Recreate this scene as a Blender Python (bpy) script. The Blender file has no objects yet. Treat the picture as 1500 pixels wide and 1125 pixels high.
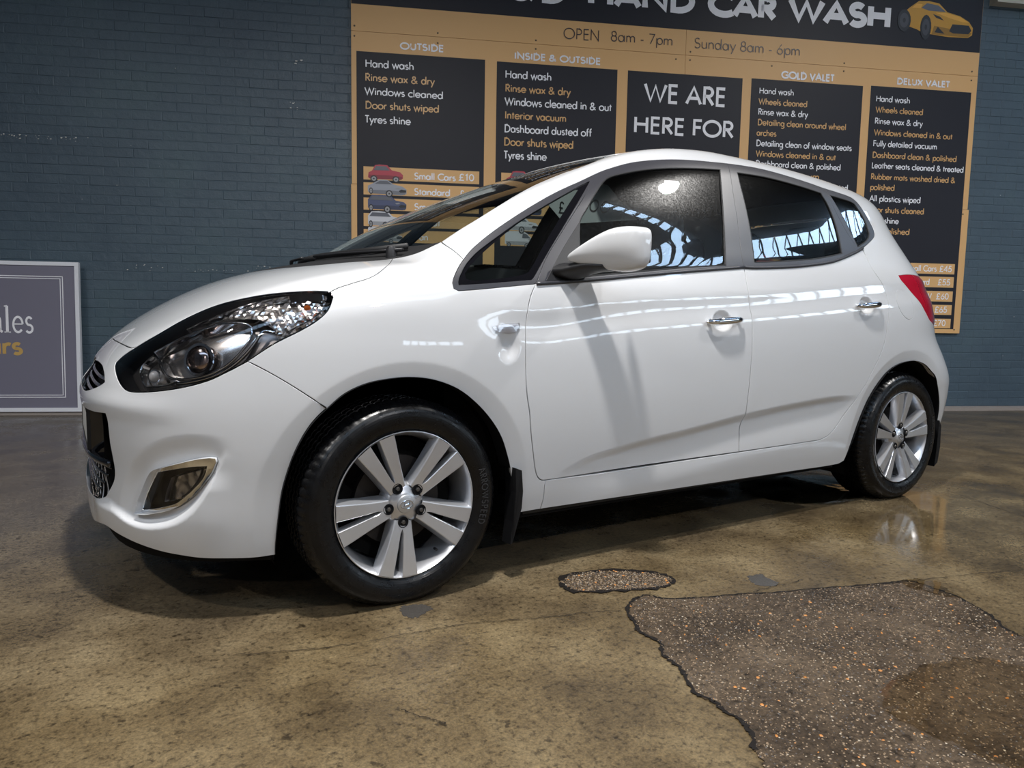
import bpy, math, random, json
import numpy as np
from math import sin, cos, pi, radians
from mathutils import Vector, Matrix
from mathutils.geometry import delaunay_2d_cdt
S = bpy.context.scene
COL = S.collection
rnd = random.Random(7)

# ------------------------------------------------------------------ camera, world, lights, exposure
# frame of reference: X rearwards along the car from its front axle, Y away from the camera, Z up, metres
def setup():
    f, cx, cy, cz, yaw, pit, rol = 1061.1, -0.86194, -2.81554, 0.88294, 0.559649, 0.0995215, 0.0166319
    fw = Vector((sin(yaw)*cos(pit), cos(yaw)*cos(pit), -sin(pit)))
    rt = Vector((cos(yaw), -sin(yaw), 0)); up = rt.cross(fw)
    c, s = cos(rol), sin(rol)
    r2 = c*rt+s*up; u2 = -s*rt+c*up
    cam = bpy.data.cameras.new('camera'); o = bpy.data.objects.new('camera', cam); COL.objects.link(o)
    M = Matrix((r2, u2, -fw)).transposed().to_4x4(); M.translation = (cx, cy, cz)
    o.matrix_world = M
    cam.sensor_width = 36; cam.lens = f*36/1500; cam.clip_start = .05; cam.clip_end = 200
    S.camera = o
    w = bpy.data.worlds.new('world'); S.world = w; w.use_nodes = True
    b = w.node_tree.nodes['Background']; b.inputs[0].default_value = (.62, .74, .95, 1); b.inputs[1].default_value = .35
    S.view_settings.view_transform = 'Standard'; S.view_settings.look = 'None'
    S.view_settings.gamma = 1; S.view_settings.use_curve_mapping = False
    S.view_settings.exposure = EXPOSURE
EXPOSURE = 0.36
LAMPS = [  # x, y, height, radius, watts, colour : round high-bay lamps hanging in the hall
    (-.35, -1.7, 4.6, .14, 160, (1, .97, .93)),
    (4.9, -2.6, 5.0, .13, 105, (1, .97, .93)),
    (-4.2, -1.2, 4.8, .14, 88, (1, .97, .93)),
    (1.5, -7.5, 5.0, .2, 150, (1, .97, .95)),
    (-5.5, -7.0, 5.0, .2, 70, (1, .97, .95)),
]
def lamp_light(x, y, z, r, w, c):
    l = bpy.data.lights.new('lamp_light', 'AREA'); l.shape = 'DISK'; l.size = 2*r; l.energy = w; l.color = c; l.spread = radians(162)
    o = bpy.data.objects.new('lamp_light', l); COL.objects.link(o); o.location = (x, y, z-.02)
    return o
setup()
LIGHTS = [lamp_light(*L) for L in LAMPS]

# ------------------------------------------------------------------ tagging helpers
def tag(o, label=None, cat=None, group=None, kind=None):
    if label: o['label'] = label
    if cat: o['category'] = cat
    if group: o['group'] = group
    if kind: o['kind'] = kind
    return o
def empty(name, loc=(0, 0, 0), rz=0, parent=None):
    o = bpy.data.objects.new(name, None); COL.objects.link(o); o.location = loc; o.rotation_euler = (0, 0, rz)
    o.empty_display_size = .1
    if parent: o.parent = parent
    return o
def link(name, me, mat=None, parent=None):
    o = bpy.data.objects.new(name, me); COL.objects.link(o)
    if mat is not None and not me.materials: me.materials.append(mat)
    if parent: o.parent = parent
    return o
def mesh(name, V, Fc, mat=None, parent=None, smooth=False, angle=None):
    me = bpy.data.meshes.new(name); me.from_pydata([tuple(map(float, v)) for v in V], [], Fc); me.update()
    if smooth:
        me.shade_smooth()
        if angle: me.set_sharp_from_angle(angle=radians(angle))
    return link(name, me, mat, parent)
class MB:
    def __init__(s): s.V = []; s.F = []
    def add(s, V, Fc):
        b = len(s.V); s.V += [tuple(v) for v in V]; s.F += [tuple(b+i for i in f) for f in Fc]; return s
    def box(s, x0, x1, y0, y1, z0, z1, M=None):
        V = [(x, y, z) for x in (x0, x1) for y in (y0, y1) for z in (z0, z1)]
        if M is not None: V = [tuple(M @ Vector(v)) for v in V]
        return s.add(V, [(0, 1, 3, 2), (4, 6, 7, 5), (0, 4, 5, 1), (2, 3, 7, 6), (0, 2, 6, 4), (1, 5, 7, 3)])
    def tube(s, P, r, n=10, close=False, flat=1.0):
        P = [Vector(p) for p in P]; m = len(P); R = r if isinstance(r, (list, tuple)) else [r]*m
        V = []; up0 = None
        for i, p in enumerate(P):
            d = (P[(i+1) % m]-P[i-1]) if close else (P[min(i+1, m-1)]-P[max(i-1, 0)])
            d.normalize()
            if up0 is None:
                up0 = Vector((0, 0, 1)) if abs(d.z) < .9 else Vector((1, 0, 0))
            a = d.cross(up0).normalized(); b = a.cross(d).normalized(); up0 = b
            for k in range(n):
                t = 2*pi*k/n; V.append(p+R[i]*(cos(t)*a+flat*sin(t)*b))
        Fc = []
        for i in range(m if close else m-1):
            j = (i+1) % m
            for k in range(n): Fc.append((i*n+k, i*n+(k+1) % n, j*n+(k+1) % n, j*n+k))
        if not close: Fc.append(tuple(range(n))[::-1]); Fc.append(tuple((m-1)*n+k for k in range(n)))
        return s.add(V, Fc)
    def lathe(s, prof, n=48, o=(0, 0, 0), ax='y'):
        # prof: (radius, axial) ; axis along +ax
        V = []
        for r, h in prof:
            for k in range(n):
                t = 2*pi*k/n; a, b = r*cos(t), r*sin(t)
                p = (a, h, b) if ax == 'y' else ((a, b, h) if ax == 'z' else (h, a, b))
                V.append((p[0]+o[0], p[1]+o[1], p[2]+o[2]))
        Fc = []
        for i in range(len(prof)-1):
            for k in range(n): Fc.append((i*n+k, (i+1)*n+k, (i+1)*n+(k+1) % n, i*n+(k+1) % n))
        return s.add(V, Fc)
    def build(s, name, mat=None, parent=None, smooth=False, angle=None):
        return mesh(name, s.V, s.F, mat, parent, smooth, angle)

# ------------------------------------------------------------------ materials
MATS = {}
def mat(name, col=(.5, .5, .5), rough=.5, metal=0., coat=0., spec=.5, emit=None, es=0, **k):
    if name in MATS: return MATS[name]
    m = bpy.data.materials.new(name); m.use_nodes = True; b = m.node_tree.nodes['Principled BSDF']
    b.inputs['Base Color'].default_value = (*col, 1); b.inputs['Roughness'].default_value = rough
    b.inputs['Metallic'].default_value = metal; b.inputs['Coat Weight'].default_value = coat
    b.inputs['Coat Roughness'].default_value = k.get('coat_rough', .03)
    b.inputs['Specular IOR Level'].default_value = spec
    if emit: b.inputs['Emission Color'].default_value = (*emit, 1); b.inputs['Emission Strength'].default_value = es
    if 'bump' in k:
        sc, st, dist = k['bump']; nt = m.node_tree
        tc = nt.nodes.new('ShaderNodeTexCoord'); no = nt.nodes.new('ShaderNodeTexNoise'); no.inputs['Scale'].default_value = sc; no.inputs['Detail'].default_value = 5
        bu = nt.nodes.new('ShaderNodeBump'); bu.inputs['Strength'].default_value = st; bu.inputs['Distance'].default_value = dist
        nt.links.new(tc.outputs['Object'], no.inputs['Vector']); nt.links.new(no.outputs['Fac'], bu.inputs['Height']); nt.links.new(bu.outputs[0], b.inputs['Normal'])
    MATS[name] = m; return m
class NT:
    def __init__(s, m): s.m = m; s.t = m.node_tree; s.b = s.t.nodes.get('Principled BSDF')
    def n(s, typ, **k):
        x = s.t.nodes.new(typ)
        for a, v in k.items():
            if a.startswith('i_'):
                key = a[2:]; key = int(key) if key.isdigit() else key.replace('_', ' ')
                x.inputs[key].default_value = v
            else: setattr(x, a, v)
        return x
    def l(s, a, b): s.t.links.new(a, b)
    def math(s, op, a, b=None, clamp=False):
        x = s.t.nodes.new('ShaderNodeMath'); x.operation = op; x.use_clamp = clamp
        for i, v in enumerate((a, b)):
            if v is None: continue
            if hasattr(v, 'is_linked') or hasattr(v, 'links'): s.l(v, x.inputs[i])
            else: x.inputs[i].default_value = v
        return x.outputs[0]
    def noise(s, vec, scale, detail=4, rough=.55):
        x = s.n('ShaderNodeTexNoise'); x.inputs['Scale'].default_value = scale; x.inputs['Detail'].default_value = detail; x.inputs['Roughness'].default_value = rough
        s.l(vec, x.inputs['Vector']); return x.outputs['Fac']
    def ramp(s, fac, stops):
        x = s.n('ShaderNodeValToRGB'); e = x.color_ramp.elements
        while len(e) < len(stops): e.new(.5)
        for q, (p, c) in zip(e, stops): q.position = p; q.color = (*c, 1) if len(c) == 3 else c
        s.l(fac, x.inputs[0]); return x.outputs[0]
    def mix(s, fac, a, b):
        x = s.n('ShaderNodeMix'); x.data_type = 'RGBA'
        for i, v in ((0, fac), (6, a), (7, b)):
            if hasattr(v, 'links'): s.l(v, x.inputs[i])
            else: x.inputs[i].default_value = v if i == 0 else (*v, 1)
        return x.outputs[2]
def glass(name, tint=(.4, .45, .43), refl=1.0, rough=0.0, dusty=.06):
    if name in MATS: return MATS[name]
    m = bpy.data.materials.new(name); m.use_nodes = True; q = NT(m); q.t.nodes.remove(q.b)
    tr = q.n('ShaderNodeBsdfTransparent', i_Color=(*tint, 1)); gl = q.n('ShaderNodeBsdfGlossy', i_Roughness=rough); gl.inputs[0].default_value = (refl, refl, refl, 1)
    fr = q.n('ShaderNodeFresnel', i_IOR=1.55); mx = q.n('ShaderNodeMixShader')
    q.l(fr.outputs[0], mx.inputs[0]); q.l(tr.outputs[0], mx.inputs[1]); q.l(gl.outputs[0], mx.inputs[2])
    if dusty:
        g2 = q.n('ShaderNodeBsdfGlossy', i_Roughness=.2); g2.inputs[0].default_value = (1, 1, 1, 1); tc = q.n('ShaderNodeTexCoord')
        k = q.math('MULTIPLY', q.math('POWER', q.noise(tc.outputs['Object'], 160, 3, .8), 3.0), dusty); m3 = q.n('ShaderNodeMixShader'); q.l(k, m3.inputs[0]); q.l(mx.outputs[0], m3.inputs[1]); q.l(g2.outputs[0], m3.inputs[2]); mx = m3
    q.l(mx.outputs[0], q.t.nodes['Material Output'].inputs[0]); MATS[name] = m; return m

white = mat('white_paint', (.66, .668, .685), .35, coat=1.0, spec=.4)
satin = mat('satin_grey_trim', (.042, .042, .050), .34, spec=.5)
blackp = mat('black_plastic', (.014, .014, .016), .45)
blackr = mat('rough_black', (.006, .006, .007), .9, spec=.2)
gloss_black = mat('gloss_black', (.006, .006, .008), .06, coat=.6)
rubber = mat('seal_rubber', (.01, .01, .011), .6)
chrome = mat('chrome', (.86, .87, .89), .06, 1)
alloy = mat('alloy_silver', (.62, .63, .66), .30, .75, coat=.5)
alloy_dark = mat('alloy_shadow_side', (.50, .51, .54), .34, .75)
interior = mat('interior_dark', (.02, .021, .023), .7)
seatm = mat('seat_cloth', (.028, .029, .032), .9, bump=(300, .3, .002))
linerm = mat('wheel_liner', (.006, .006, .006), .9, spec=.1)
glass_side = glass('side_glass', (.80, .86, .83))
glass_rear = glass('rear_glass', (.62, .68, .65))
glass_wind = glass('windscreen_glass', (.84, .90, .87))
glass_clear = glass('lamp_lens', (.93, .93, .95), dusty=0)
redlens = mat('red_lens', (.50, .006, .028), .08, coat=1.0, spec=.6)
amber = mat('amber_bulb', (.75, .16, .02), .2)

# painted brick
def brick_material():
    m = mat('painted_brick', (.035, .055, .075), .55); q = NT(m)
    g = q.n('ShaderNodeNewGeometry'); p = g.outputs['Position']
    n1 = q.noise(p, 1.1, 5); n2 = q.noise(p, 14, 6, .65); n3 = q.noise(p, 90, 4, .6)
    c = q.ramp(n1, [(.30, (.046, .074, .104)), (.52, (.064, .102, .134)), (.72, (.072, .122, .142))])
    c2 = q.mix(q.math('MULTIPLY', n2, .5), c, (.09, .125, .16))
    q.l(c2, q.b.inputs['Base Color'])
    q.l(q.math('ADD', q.math('MULTIPLY', n2, .25), .33), q.b.inputs['Roughness'])
    bu = q.n('ShaderNodeBump', i_Strength=.8, i_Distance=.008); q.l(q.math('ADD', q.math('MULTIPLY', n2, .9), q.math('MULTIPLY', n3, .25)), bu.inputs['Height'])
    q.l(bu.outputs[0], q.b.inputs['Normal']); return m
brickm = brick_material()

def floor_material(name='wet_concrete', patch=False):
    m = mat(name, (.2, .16, .1), .4); q = NT(m)
    g = q.n('ShaderNodeNewGeometry'); p = g.outputs['Position']
    big = q.noise(p, .55, 4, .6); mid = q.noise(p, 3.2, 6, .62); fine = q.noise(p, 55, 6, .7); vfine = q.noise(p, 210, 3, .7)
    sep = q.n('ShaderNodeSeparateXYZ'); q.l(p, sep.inputs[0])
    if not patch:
        base = q.ramp(mid, [(.28, (.050, .034, .017)), (.5, (.120, .086, .043)), (.72, (.200, .152, .082))])
        grey = q.ramp(mid, [(.3, (.07, .062, .055)), (.7, (.155, .135, .112))])
        # greyer, browner concrete further off towards the wall
        far = q.math('MULTIPLY_ADD', sep.outputs[1], .55); q.t.nodes[-1].inputs[2].default_value = .55
        far = q.math('ADD', far, q.math('MULTIPLY', q.math('SUBTRACT', big, .5), 1.2), clamp=True)
        c = q.mix(q.math('MULTIPLY', far, .8), base, grey)
    else:
        c = q.ramp(mid, [(.3, (.030, .021, .014)), (.52, (.078, .056, .037)), (.72, (.130, .097, .066))])
    grain = q.ramp(q.noise(p, 140, 4, .75), [(.30, (.45, .44, .42)), (.5, (1, 1, 1)), (.70, (1.55, 1.5, 1.42))])
    sp = q.ramp(fine, [(.34, (.16, .15, .14)), (.48, (.95, .95, .95)), (.60, (1.05, 1.05, 1.05)), (.74, (1.75, 1.7, 1.6))])
    mx = q.n('ShaderNodeMix'); mx.data_type = 'RGBA'; mx.blend_type = 'MULTIPLY'; mx.inputs[0].default_value = .85
    q.l(c, mx.inputs[6]); q.l(sp, mx.inputs[7])
    mg = q.n('ShaderNodeMix'); mg.data_type = 'RGBA'; mg.blend_type = 'MULTIPLY'; mg.inputs[0].default_value = .9; q.l(mx.outputs[2], mg.inputs[6]); q.l(grain, mg.inputs[7]); mx = mg
    pits = q.ramp(q.noise(p, 17, 3, .6), [(.655, (1, 1, 1)), (.70, (.30, .29, .28))])
    mx2 = q.n('ShaderNodeMix'); mx2.data_type = 'RGBA'; mx2.blend_type = 'MULTIPLY'; mx2.inputs[0].default_value = .9
    q.l(mx.outputs[2], mx2.inputs[6]); q.l(pits, mx2.inputs[7])
    q.l(mx2.outputs[2], q.b.inputs['Base Color'])
    # wet film: smooth sheet around the rear wheel, damp elsewhere
    def blob(x, y, rx, ry):
        dx = q.math('DIVIDE', q.math('SUBTRACT', sep.outputs[0], x), rx); dy = q.math('DIVIDE', q.math('SUBTRACT', sep.outputs[1], y), ry)
        r = q.math('ADD', q.math('MULTIPLY', dx, dx), q.math('MULTIPLY', dy, dy))
        r = q.math('ADD', r, q.math('MULTIPLY', q.math('SUBTRACT', mid, .5), 2.2))
        return q.math('SUBTRACT', 1.25, r, clamp=True)
    wet = q.math('MAXIMUM', blob(2.45, -1.15, .85, .62), blob(2.6, 0.4, 1.5, .9))
    wet = q.math('MAXIMUM', wet, q.math('MULTIPLY', blob(-1.3, 1.6, 1.2, 2.6), .55)); wet = q.math('MAXIMUM', wet, blob(1.2, -.1, 1.1, .5))
    ro = q.ramp(mid, [(.3, (.30, .30, .30)), (.7, (.48, .48, .48))])
    ro2 = q.math('SUBTRACT', ro, q.math('MULTIPLY', wet, .40)); ro2 = q.math('MAXIMUM', ro2, .045)
    if patch: ro2 = q.math('MULTIPLY', ro, .9)
    q.l(ro2, q.b.inputs['Roughness'])
    q.b.inputs['Specular IOR Level'].default_value = .2 if patch else .4
    bu = q.n('ShaderNodeBump', i_Distance=.004); dry = q.math('SUBTRACT', 1.0, q.math('MULTIPLY', wet, .93))
    q.l(q.math('MULTIPLY', dry, .8 if patch else .45), bu.inputs['Strength'])
    q.l(q.math('ADD', q.math('MULTIPLY', fine, .8), q.math('MULTIPLY', mid, .6)), bu.inputs['Height']); q.l(bu.outputs[0], q.b.inputs['Normal'])
    return m
floorm = floor_material(); patchm = floor_material('exposed_aggregate', True)

# ------------------------------------------------------------------ the hall
WY = 0.407259; WD = 3.420248
WN = Vector((sin(WY), cos(WY), 0)); WT = Vector((cos(WY), -sin(WY), 0)); WO = WN*WD
MW = Matrix.Translation(WO) @ Matrix((WT, WN, Vector((0, 0, 1)))).transposed().to_4x4()   # wall frame: x along the wall, y into it, z up
S0, S1, ZT, DEP = -7.0, 12.0, 6.2, 13.0
def struct(o, label=None): tag(o, label, kind='structure'); return o
mb = MB(); mb.box(-9, 16, -13, 9, -.2, 0)
struct(mb.build('floor', floorm), 'damp stained brown concrete floor')
mb = MB(); mb.box(S0, S1, .0, .25, -.1, ZT); wall_back = mb.build('wall_back', brickm); wall_back.matrix_world = MW; struct(wall_back, 'dark blue painted brick wall')
hallm = mat('hall_dark_wall', (.05, .055, .06), .7); ceilm = mat('ceiling_dark', (.035, .038, .045), .8)
mb = MB(); mb.box(S0-.2, S0, -DEP, .2, -.1, ZT); o = mb.build('wall_left', hallm); o.matrix_world = MW; struct(o)
mb = MB(); mb.box(S1, S1+.2, -DEP, .2, -.1, ZT); o = mb.build('wall_right', hallm); o.matrix_world = MW; struct(o)
mb = MB(); mb.box(S0, S1, -DEP-.2, -DEP, -.1, ZT); o = mb.build('wall_front', mat('hall_far_wall', (.20, .20, .21), .7)); o.matrix_world = MW; struct(o)
# ceiling with a long strip of translucent roof panels between dark purlins
mb = MB(); mb.box(S0, S1, -DEP, .2, ZT, ZT+.1); ceil = mb.build('ceiling', ceilm); ceil.matrix_world = MW; struct(ceil)
skm = mat('translucent_roof_panel', (.6, .7, .8), .5, emit=(.55, .74, 1.0), es=3.2)
def roof_lights(p, q, w, n, gap, es=3):
    (x0, y0), (x1, y1) = p, q; L = math.hypot(x1-x0, y1-y0); M = Matrix.Translation((x0, y0, ZT)) @ Matrix.Rotation(math.atan2(y1-y0, x1-x0), 4, 'Z')
    skm = mat('roof_panel_%d' % es, (.6, .7, .8), .5, emit=(.50, .72, 1.0), es=es)
    for i in range(n):
        a, b = L*i/n, L*(i+1)/n
        mb = MB(); mb.box(a+gap, b-gap, -w/2, w/2, -.05, -.01, M); mb.build('roof_light_panel', skm, ceil)
        mb = MB(); mb.box(a-.010, a+.010, -w/2-.1, w/2+.1, -.075, -.05, M); mb.build('purlin', ceilm, ceil)
        mb = MB(); mb.tube([tuple(M @ Vector((a+.1, -w/2-.1, -.065))), tuple(M @ Vector((a+.1+L/n*.7, w/2+.1, -.065)))], .008, 5); mb.build('brace', ceilm, ceil)
roof_lights((8.35, -5.15), (11.3, -.42), .27, 18, .004, 10)
roof_lights((6.5, -4.97), (8.45, -4.64), .12, 9, .03, 10)
roof_lights((-6.5, -9.5), (9.5, -9.5), 1.3, 18, .04)
# band of daylit windows in the far right wall and a bright doorway beyond
daym = mat('daylit_pane', (.7, .8, .9), .5, emit=(.72, .86, 1.0), es=7)
def window_band(nm, M, L, z0, z1, n, lab):
    w = bpy.data.objects.new(nm, None); COL.objects.link(w); w.matrix_world = M; w['kind'] = 'structure'; w['label'] = lab
    for i in range(n):
        a, b = L*i/n, L*(i+1)/n
        mb = MB(); mb.box(a+.03, b-.03, .01, .03, z0+.03, z1-.03); mb.build('pane', daym, w)
        mb = MB(); mb.box(a-.03, a+.03, -.02, .04, z0, z1); mb.build('mullion', ceilm, w)
    for zz in (z0, z1): mb = MB(); mb.box(0, L, -.02, .04, zz-.03, zz+.03); mb.build('frame_rail', ceilm, w)
window_band('window_1', MW @ Matrix.Translation((S1-.05, -4.2, 0)) @ Matrix.Rotation(-pi/2, 4, 'Z'), 8.0, 2.40, 3.05, 20, 'long band of daylit windows in the right wall')
window_band('window_2', MW @ Matrix.Translation((11.6, -DEP+.05, 0)) @ Matrix.Rotation(pi, 4, 'Z'), 2.8, 1.5, 1.8, 6, 'daylit window in the wall opposite the sign')
# bricks: painted over, slightly uneven, shallow joints
def brick_mesh(k):
    r = random.Random(k); L, H, d = (.2247 if k % 3 else .220), (.0705 if k % 2 else .0725), .0020+.0020*r.random(); c = .004
    j = lambda s: (r.random()-.5)*s
    o = [(-L/2, 0, -H/2), (L/2, 0, -H/2), (L/2, 0, H/2), (-L/2, 0, H/2)]
    i_ = [(-L/2+c+j(.004), -d+j(.002), -H/2+c+j(.003)), (L/2-c+j(.004), -d+j(.002), -H/2+c+j(.003)), (L/2-c+j(.004), -d+j(.002), H/2-c+j(.003)), (-L/2+c+j(.004), -d+j(.002), H/2-c+j(.003))]
    return o+i_, [(4, 5, 6, 7), (0, 1, 5, 4), (1, 2, 6, 5), (2, 3, 7, 6), (3, 0, 4, 7)]
BR = [brick_mesh(k) for k in range(10)]
BM = []
for V, Fc in BR:
    me = bpy.data.meshes.new('brick'); me.from_pydata(V, [], Fc); me.materials.append(brickm); BM.append(me)
cells = []
for row in range(int(5.6/.075)):
    z = .03+.0375+row*.075; off = .1125 if row % 2 else 0
    n0 = int((-5.2)/.225); n1 = int(9.3/.225)
    for i in range(n0, n1):
        s = i*.225+off
        if -.05 < s-.11 and s+.11 < 5.63 and .79 < z < 4.3: continue      # behind the sign board
        cells.append((s, z))
camS, camD = -.86194*cos(WY)+2.81554*sin(WY), None
cells.sort(key=lambda c: (c[0]+1.6)**2*(1 if c[0] < -.1 else 9)+(c[1]-1.75)**2*1.1)
near, rest = cells[:300], cells[300:]
for s, z in near:
    o = link('brick', BM[rnd.randrange(10)], None, wall_back); o.location = (s+(rnd.random()-.5)*.004, .0005, z+(rnd.random()-.5)*.003)
mb = MB()
for s, z in rest:
    V, Fc = BR[rnd.randrange(10)]; dx, dz = (rnd.random()-.5)*.004, (rnd.random()-.5)*.003
    mb.add([(v[0]+s+dx, v[1]+.0005, v[2]+z+dz) for v in V], Fc)
o = mb.build('brickwork', brickm, wall_back); tag(o, kind='stuff')
# chipped paint flecks
mb = MB()
def chips(s0, s1, z0, z1, n, r0=.002, r1=.008):
    for _ in range(n):
        s, z, r = rnd.uniform(s0, s1), rnd.uniform(z0, z1), rnd.uniform(r0, r1)
        pts = [(s+r*rnd.uniform(.5, 1.4)*cos(t), -.0085, z+.6*r*rnd.uniform(.5, 1.3)*sin(t)) for t in np.linspace(0, 2*pi, 8)[:-1]]
        mb.add(pts, [tuple(range(7))[::-1]])
chips(-2.77, -2.1, 2.165, 2.20, 26, .002, .009); chips(-1.9, -.75, 1.16, 1.225, 30, .002, .007); chips(-.55, -.46, 2.86, 2.90, 3, .008, .013); chips(-.58, -.52, 2.50, 2.56, 7)
chips(-2.4, -1.2, 1.4, 2.9, 6, .002, .005); chips(5.9, 7.0, .2, 2.6, 9, .003, .007)
tag(mb.build('paint_chips', mat('bare_plaster', (.62, .62, .60), .8), wall_back), kind='stuff')
mb = MB(); mb.box(S0, S1, -.13, .0, 0, .028); o = mb.build('trim_1', mat('kerb_concrete', (.32, .28, .255), .8, bump=(40, .5, .004))); o.matrix_world = MW; struct(o, 'low grey concrete kerb along the brick wall')
mb = MB(); mb.box(5.75, S1, -.10, -.004, 3.80, 3.95); o = mb.build('trim_2', mat('cream_beam', (.55, .52, .45), .6)); o.matrix_world = MW; struct(o, 'cream beam at the top right of the wall')

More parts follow.
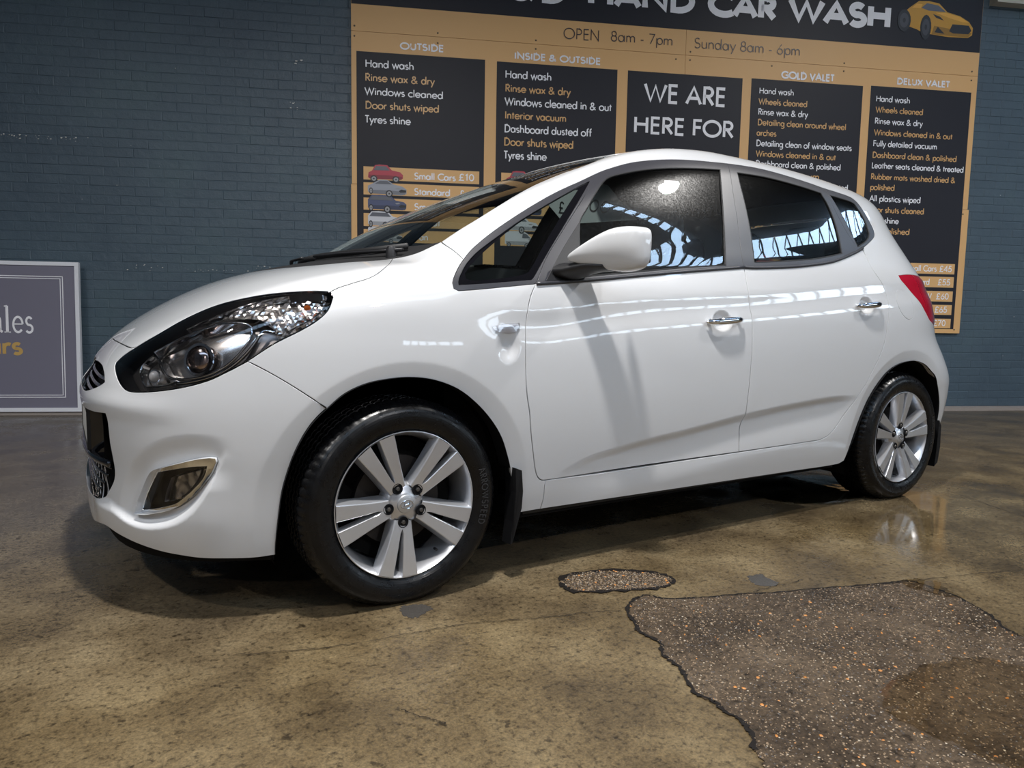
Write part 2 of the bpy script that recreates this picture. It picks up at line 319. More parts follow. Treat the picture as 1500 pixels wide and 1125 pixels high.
# ------------------------------------------------------------------ stroke lettering
def A(cx, cy, rx, ry, a0, a1, n=None):
    n = n or max(5, int(abs(a1-a0)/14)); return [(cx+rx*cos(radians(a0+(a1-a0)*i/n)), cy+ry*sin(radians(a0+(a1-a0)*i/n))) for i in range(n+1)]
XH = .64
def bowl(cx, r=.225): return A(cx, XH/2, r, XH/2, 0, 360, 26)
GL = {
 ' ': (.30, []), '-': (.36, [[(.06, .3), (.30, .3)]]),
 'a': (.62, [bowl(.27), [(.53, 0), (.53, XH)]]), 'b': (.62, [bowl(.36), [(.10, 0), (.10, 1.08)]]), 'd': (.62, [bowl(.27), [(.53, 0), (.53, 1.08)]]),
 'p': (.62, [bowl(.36), [(.10, XH), (.10, -.34)]]), 'q': (.62, [bowl(.27), [(.53, XH), (.53, -.34)]]), 'o': (.62, [A(.31, XH/2, .27, XH/2, 0, 360, 26)]),
 'c': (.52, [A(.32, XH/2, .27, XH/2, 48, 312)]), 'e': (.62, [[(.05, .33)]+[(.57, .33)]+A(.31, XH/2, .26, XH/2, 3, 325)]),
 'f': (.34, [[(.14, 0), (.14, .88)]+A(.28, .88, .14, .18, 180, 80), [(.02, XH), (.30, XH)]]),
 'g': (.62, [bowl(.27), [(.53, XH), (.53, -.10)]+A(.30, -.10, .23, .24, 0, -140)]),
 'h': (.56, [[(.09, 0), (.09, 1.08)], [(.09, .36)]+A(.28, .38, .19, .24, 180, 0)+[(.47, 0)]]),
 'i': (.20, [[(.10, 0), (.10, XH)], [(.10, .82), (.10, .93)]]), 'k': (.50, [[(.09, 0), (.09, 1.08)], [(.42, XH), (.11, .33), (.46, 0)]]), 'l': (.20, [[(.10, 0), (.10, 1.08)]]),
 'm': (.84, [[(.09, 0), (.09, XH)], [(.09, .36)]+A(.25, .40, .16, .22, 180, 0)+[(.41, 0)], [(.41, .36)]+A(.58, .40, .17, .22, 180, 0)+[(.75, 0)]]),
 'n': (.56, [[(.09, 0), (.09, XH)], [(.09, .36)]+A(.28, .38, .19, .24, 180, 0)+[(.47, 0)]]),
 'r': (.36, [[(.09, 0), (.09, XH)], [(.09, .38)]+A(.26, .38, .17, .22, 180, 60)]),
 's': (.42, [A(.21, .47, .14, .15, 40, 270)[0:]+A(.21, .165, .155, .155, 90, -140)]),
 't': (.32, [[(.15, 0), (.15, .88)], [(.02, XH), (.29, XH)]]), 'u': (.56, [[(.09, XH), (.09, .24)]+A(.28, .24, .19, .23, 180, 360)+[(.47, XH)], [(.47, .3), (.47, 0)]]),
 'v': (.50, [[(.03, XH), (.25, .02), (.47, XH)]]), 'w': (.78, [[(.03, XH), (.22, .02), (.39, .6), (.56, .02), (.75, XH)]]), 'x': (.50, [[(.04, XH), (.45, 0)], [(.45, XH), (.04, 0)]]),
 'y': (.50, [[(.03, XH), (.26, .02)], [(.48, XH), (.13, -.33)]]), 'z': (.46, [[(.05, XH), (.40, XH), (.05, 0), (.42, 0)]]),
 'H': (.78, [[(.11, 0), (.11, 1)], [(.67, 0), (.67, 1)], [(.11, .54), (.67, .54)]]), 'R': (.60, [[(.11, 0), (.11, 1), (.30, 1)]+A(.30, .75, .20, .25, 90, -90)+[(.11, .5)], [(.26, .5), (.54, 0)]]),
 'W': (1.08, [[(.04, 1), (.31, .03), (.54, .92), (.77, .03), (1.04, 1)]]), 'D': (.76, [[(.11, 0), (.11, 1), (.28, 1)]+A(.28, .5, .40, .5, 90, -90)+[(.11, 0)]]),
 'T': (.50, [[(.25, 0), (.25, 1)], [(.02, 1), (.48, 1)]]), 'O': (.94, [A(.47, .5, .42, .5, 0, 360, 32)]), 'U': (.70, [[(.11, 1), (.11, .30)]+A(.35, .30, .24, .30, 180, 360)+[(.59, 1)]]),
 'S': (.56, [A(.28, .75, .19, .25, 35, 262)+A(.28, .26, .22, .26, 85, -150)]), 'I': (.26, [[(.13, 0), (.13, 1)]]), 'E': (.54, [[(.48, 1), (.11, 1), (.11, 0), (.48, 0)], [(.11, .54), (.46, .54)]]),
 'N': (.82, [[(.11, 0), (.11, 1), (.71, 0), (.71, 1)]]), 'G': (.90, [A(.50, .5, .43, .5, 42, 355)+[(.52, .46)]]), 'L': (.44, [[(.11, 1), (.11, 0), (.42, 0)]]), 'V': (.70, [[(.04, 1), (.35, .02), (.66, 1)]]),
 'A': (.76, [[(.04, 0), (.38, .98), (.72, 0)], [(.17, .33), (.59, .33)]]), 'X': (.66, [[(.05, 1), (.61, 0)], [(.61, 1), (.05, 0)]]), 'P': (.56, [[(.11, 0), (.11, 1), (.28, 1)]+A(.28, .73, .22, .27, 90, -90)+[(.11, .46)]]),
 'F': (.52, [[(.48, 1), (.11, 1), (.11, 0)], [(.11, .54), (.44, .54)]]), 'C': (.78, [A(.50, .5, .43, .5, 48, 312)]), 'M': (.92, [[(.10, 0), (.14, 1), (.46, .1), (.78, 1), (.82, 0)]]), 'B': (.60, [[(.11, 0), (.11, 1), (.28, 1)]+A(.28, .77, .19, .23, 90, -90)+[(.11, .54)], [(.28, .54)]+A(.30, .27, .22, .27, 90, -90)+[(.11, 0)]]),
 '&': (.80, [[(.72, 0), (.22, .66)]+A(.34, .80, .155, .17, 200, -30)+[(.14, .36)][0:0]+[(.46, .62), (.24, .46)]+A(.30, .24, .22, .24, 130, 290)+[(.50, .10), (.68, .42)]]),
 '0': (.60, [A(.30, .5, .23, .5, 0, 360, 26)]), '1': (.40, [[(.08, .80), (.24, .98), (.24, 0)]]), '4': (.62, [[(.46, 0), (.46, .98), (.06, .26), (.58, .26)]]),
 '5': (.60, [[(.50, 1), (.20, 1), (.13, .55)]+A(.28, .31, .24, .31, 110, -150)]), '6': (.60, [[(.42, 1), (.12, .44)]+A(.31, .28, .23, .28, 140, 500)]), '7': (.58, [[(.06, 1), (.52, 1), (.18, 0)]]),
 '8': (.60, [A(.30, .76, .18, .24, 0, 360, 20), A(.30, .27, .23, .27, 0, 360, 22)]), '£': (.62, [A(.34, .74, .19, .26, 20, 185)+[(.20, .3), (.07, 0), (.56, 0)], [(.04, .46), (.44, .46)]]),
}
def ribbon(mb, P, w, place):
    n = len(P); closed = n > 8 and math.dist(P[0], P[-1]) < 1e-3
    if closed: P = P[:-1]; n -= 1
    L = []
    for i in range(n):
        a = P[i-1] if (i or closed) else None; b = P[(i+1) % n] if (i < n-1 or closed) else None; p = P[i]
        def nr(u, v):
            d = math.dist(u, v) or 1; return ((v[1]-u[1])/-d, (v[0]-u[0])/d)
        if a is None: m, k = nr(p, b), 1
        elif b is None: m, k = nr(a, p), 1
        else:
            n1, n2 = nr(a, p), nr(p, b); m = (n1[0]+n2[0], n1[1]+n2[1]); q = math.hypot(*m) or 1e-6; m = (m[0]/q, m[1]/q); k = min(1/max(m[0]*n1[0]+m[1]*n1[1], .28), 2.6 if w < .02 else 1.25)
        L.append(((p[0]+m[0]*k*w/2, p[1]+m[1]*k*w/2), (p[0]-m[0]*k*w/2, p[1]-m[1]*k*w/2)))
    V = [place(*q) for l in L for q in l]
    Fc = [(2*i, 2*i+1, (2*i+3) % (2*n), (2*i+2) % (2*n)) for i in range(n if closed else n-1)]
    mb.add(V, Fc)
def text_into(mb, t, x, z, width, h, w, place):
    adv = sum(GL[c][0] for c in t)+.03*len(t); lo = .0; sx = width/(adv*1.0)
    u = lo
    for c in t:
        a, st = GL[c]
        for kk, P in enumerate(st):
            def pl(px, pz, e=(kk-1)*.0003): q = place(x+px, z+pz); return (q[0], q[1]-e, q[2])
            ribbon(mb, [((u+p[0])*sx, (w/2+p[1]*(1-w) if p[1] >= 0 else w/2+p[1])*h) for p in P], w*h, pl)
        u += a+.03
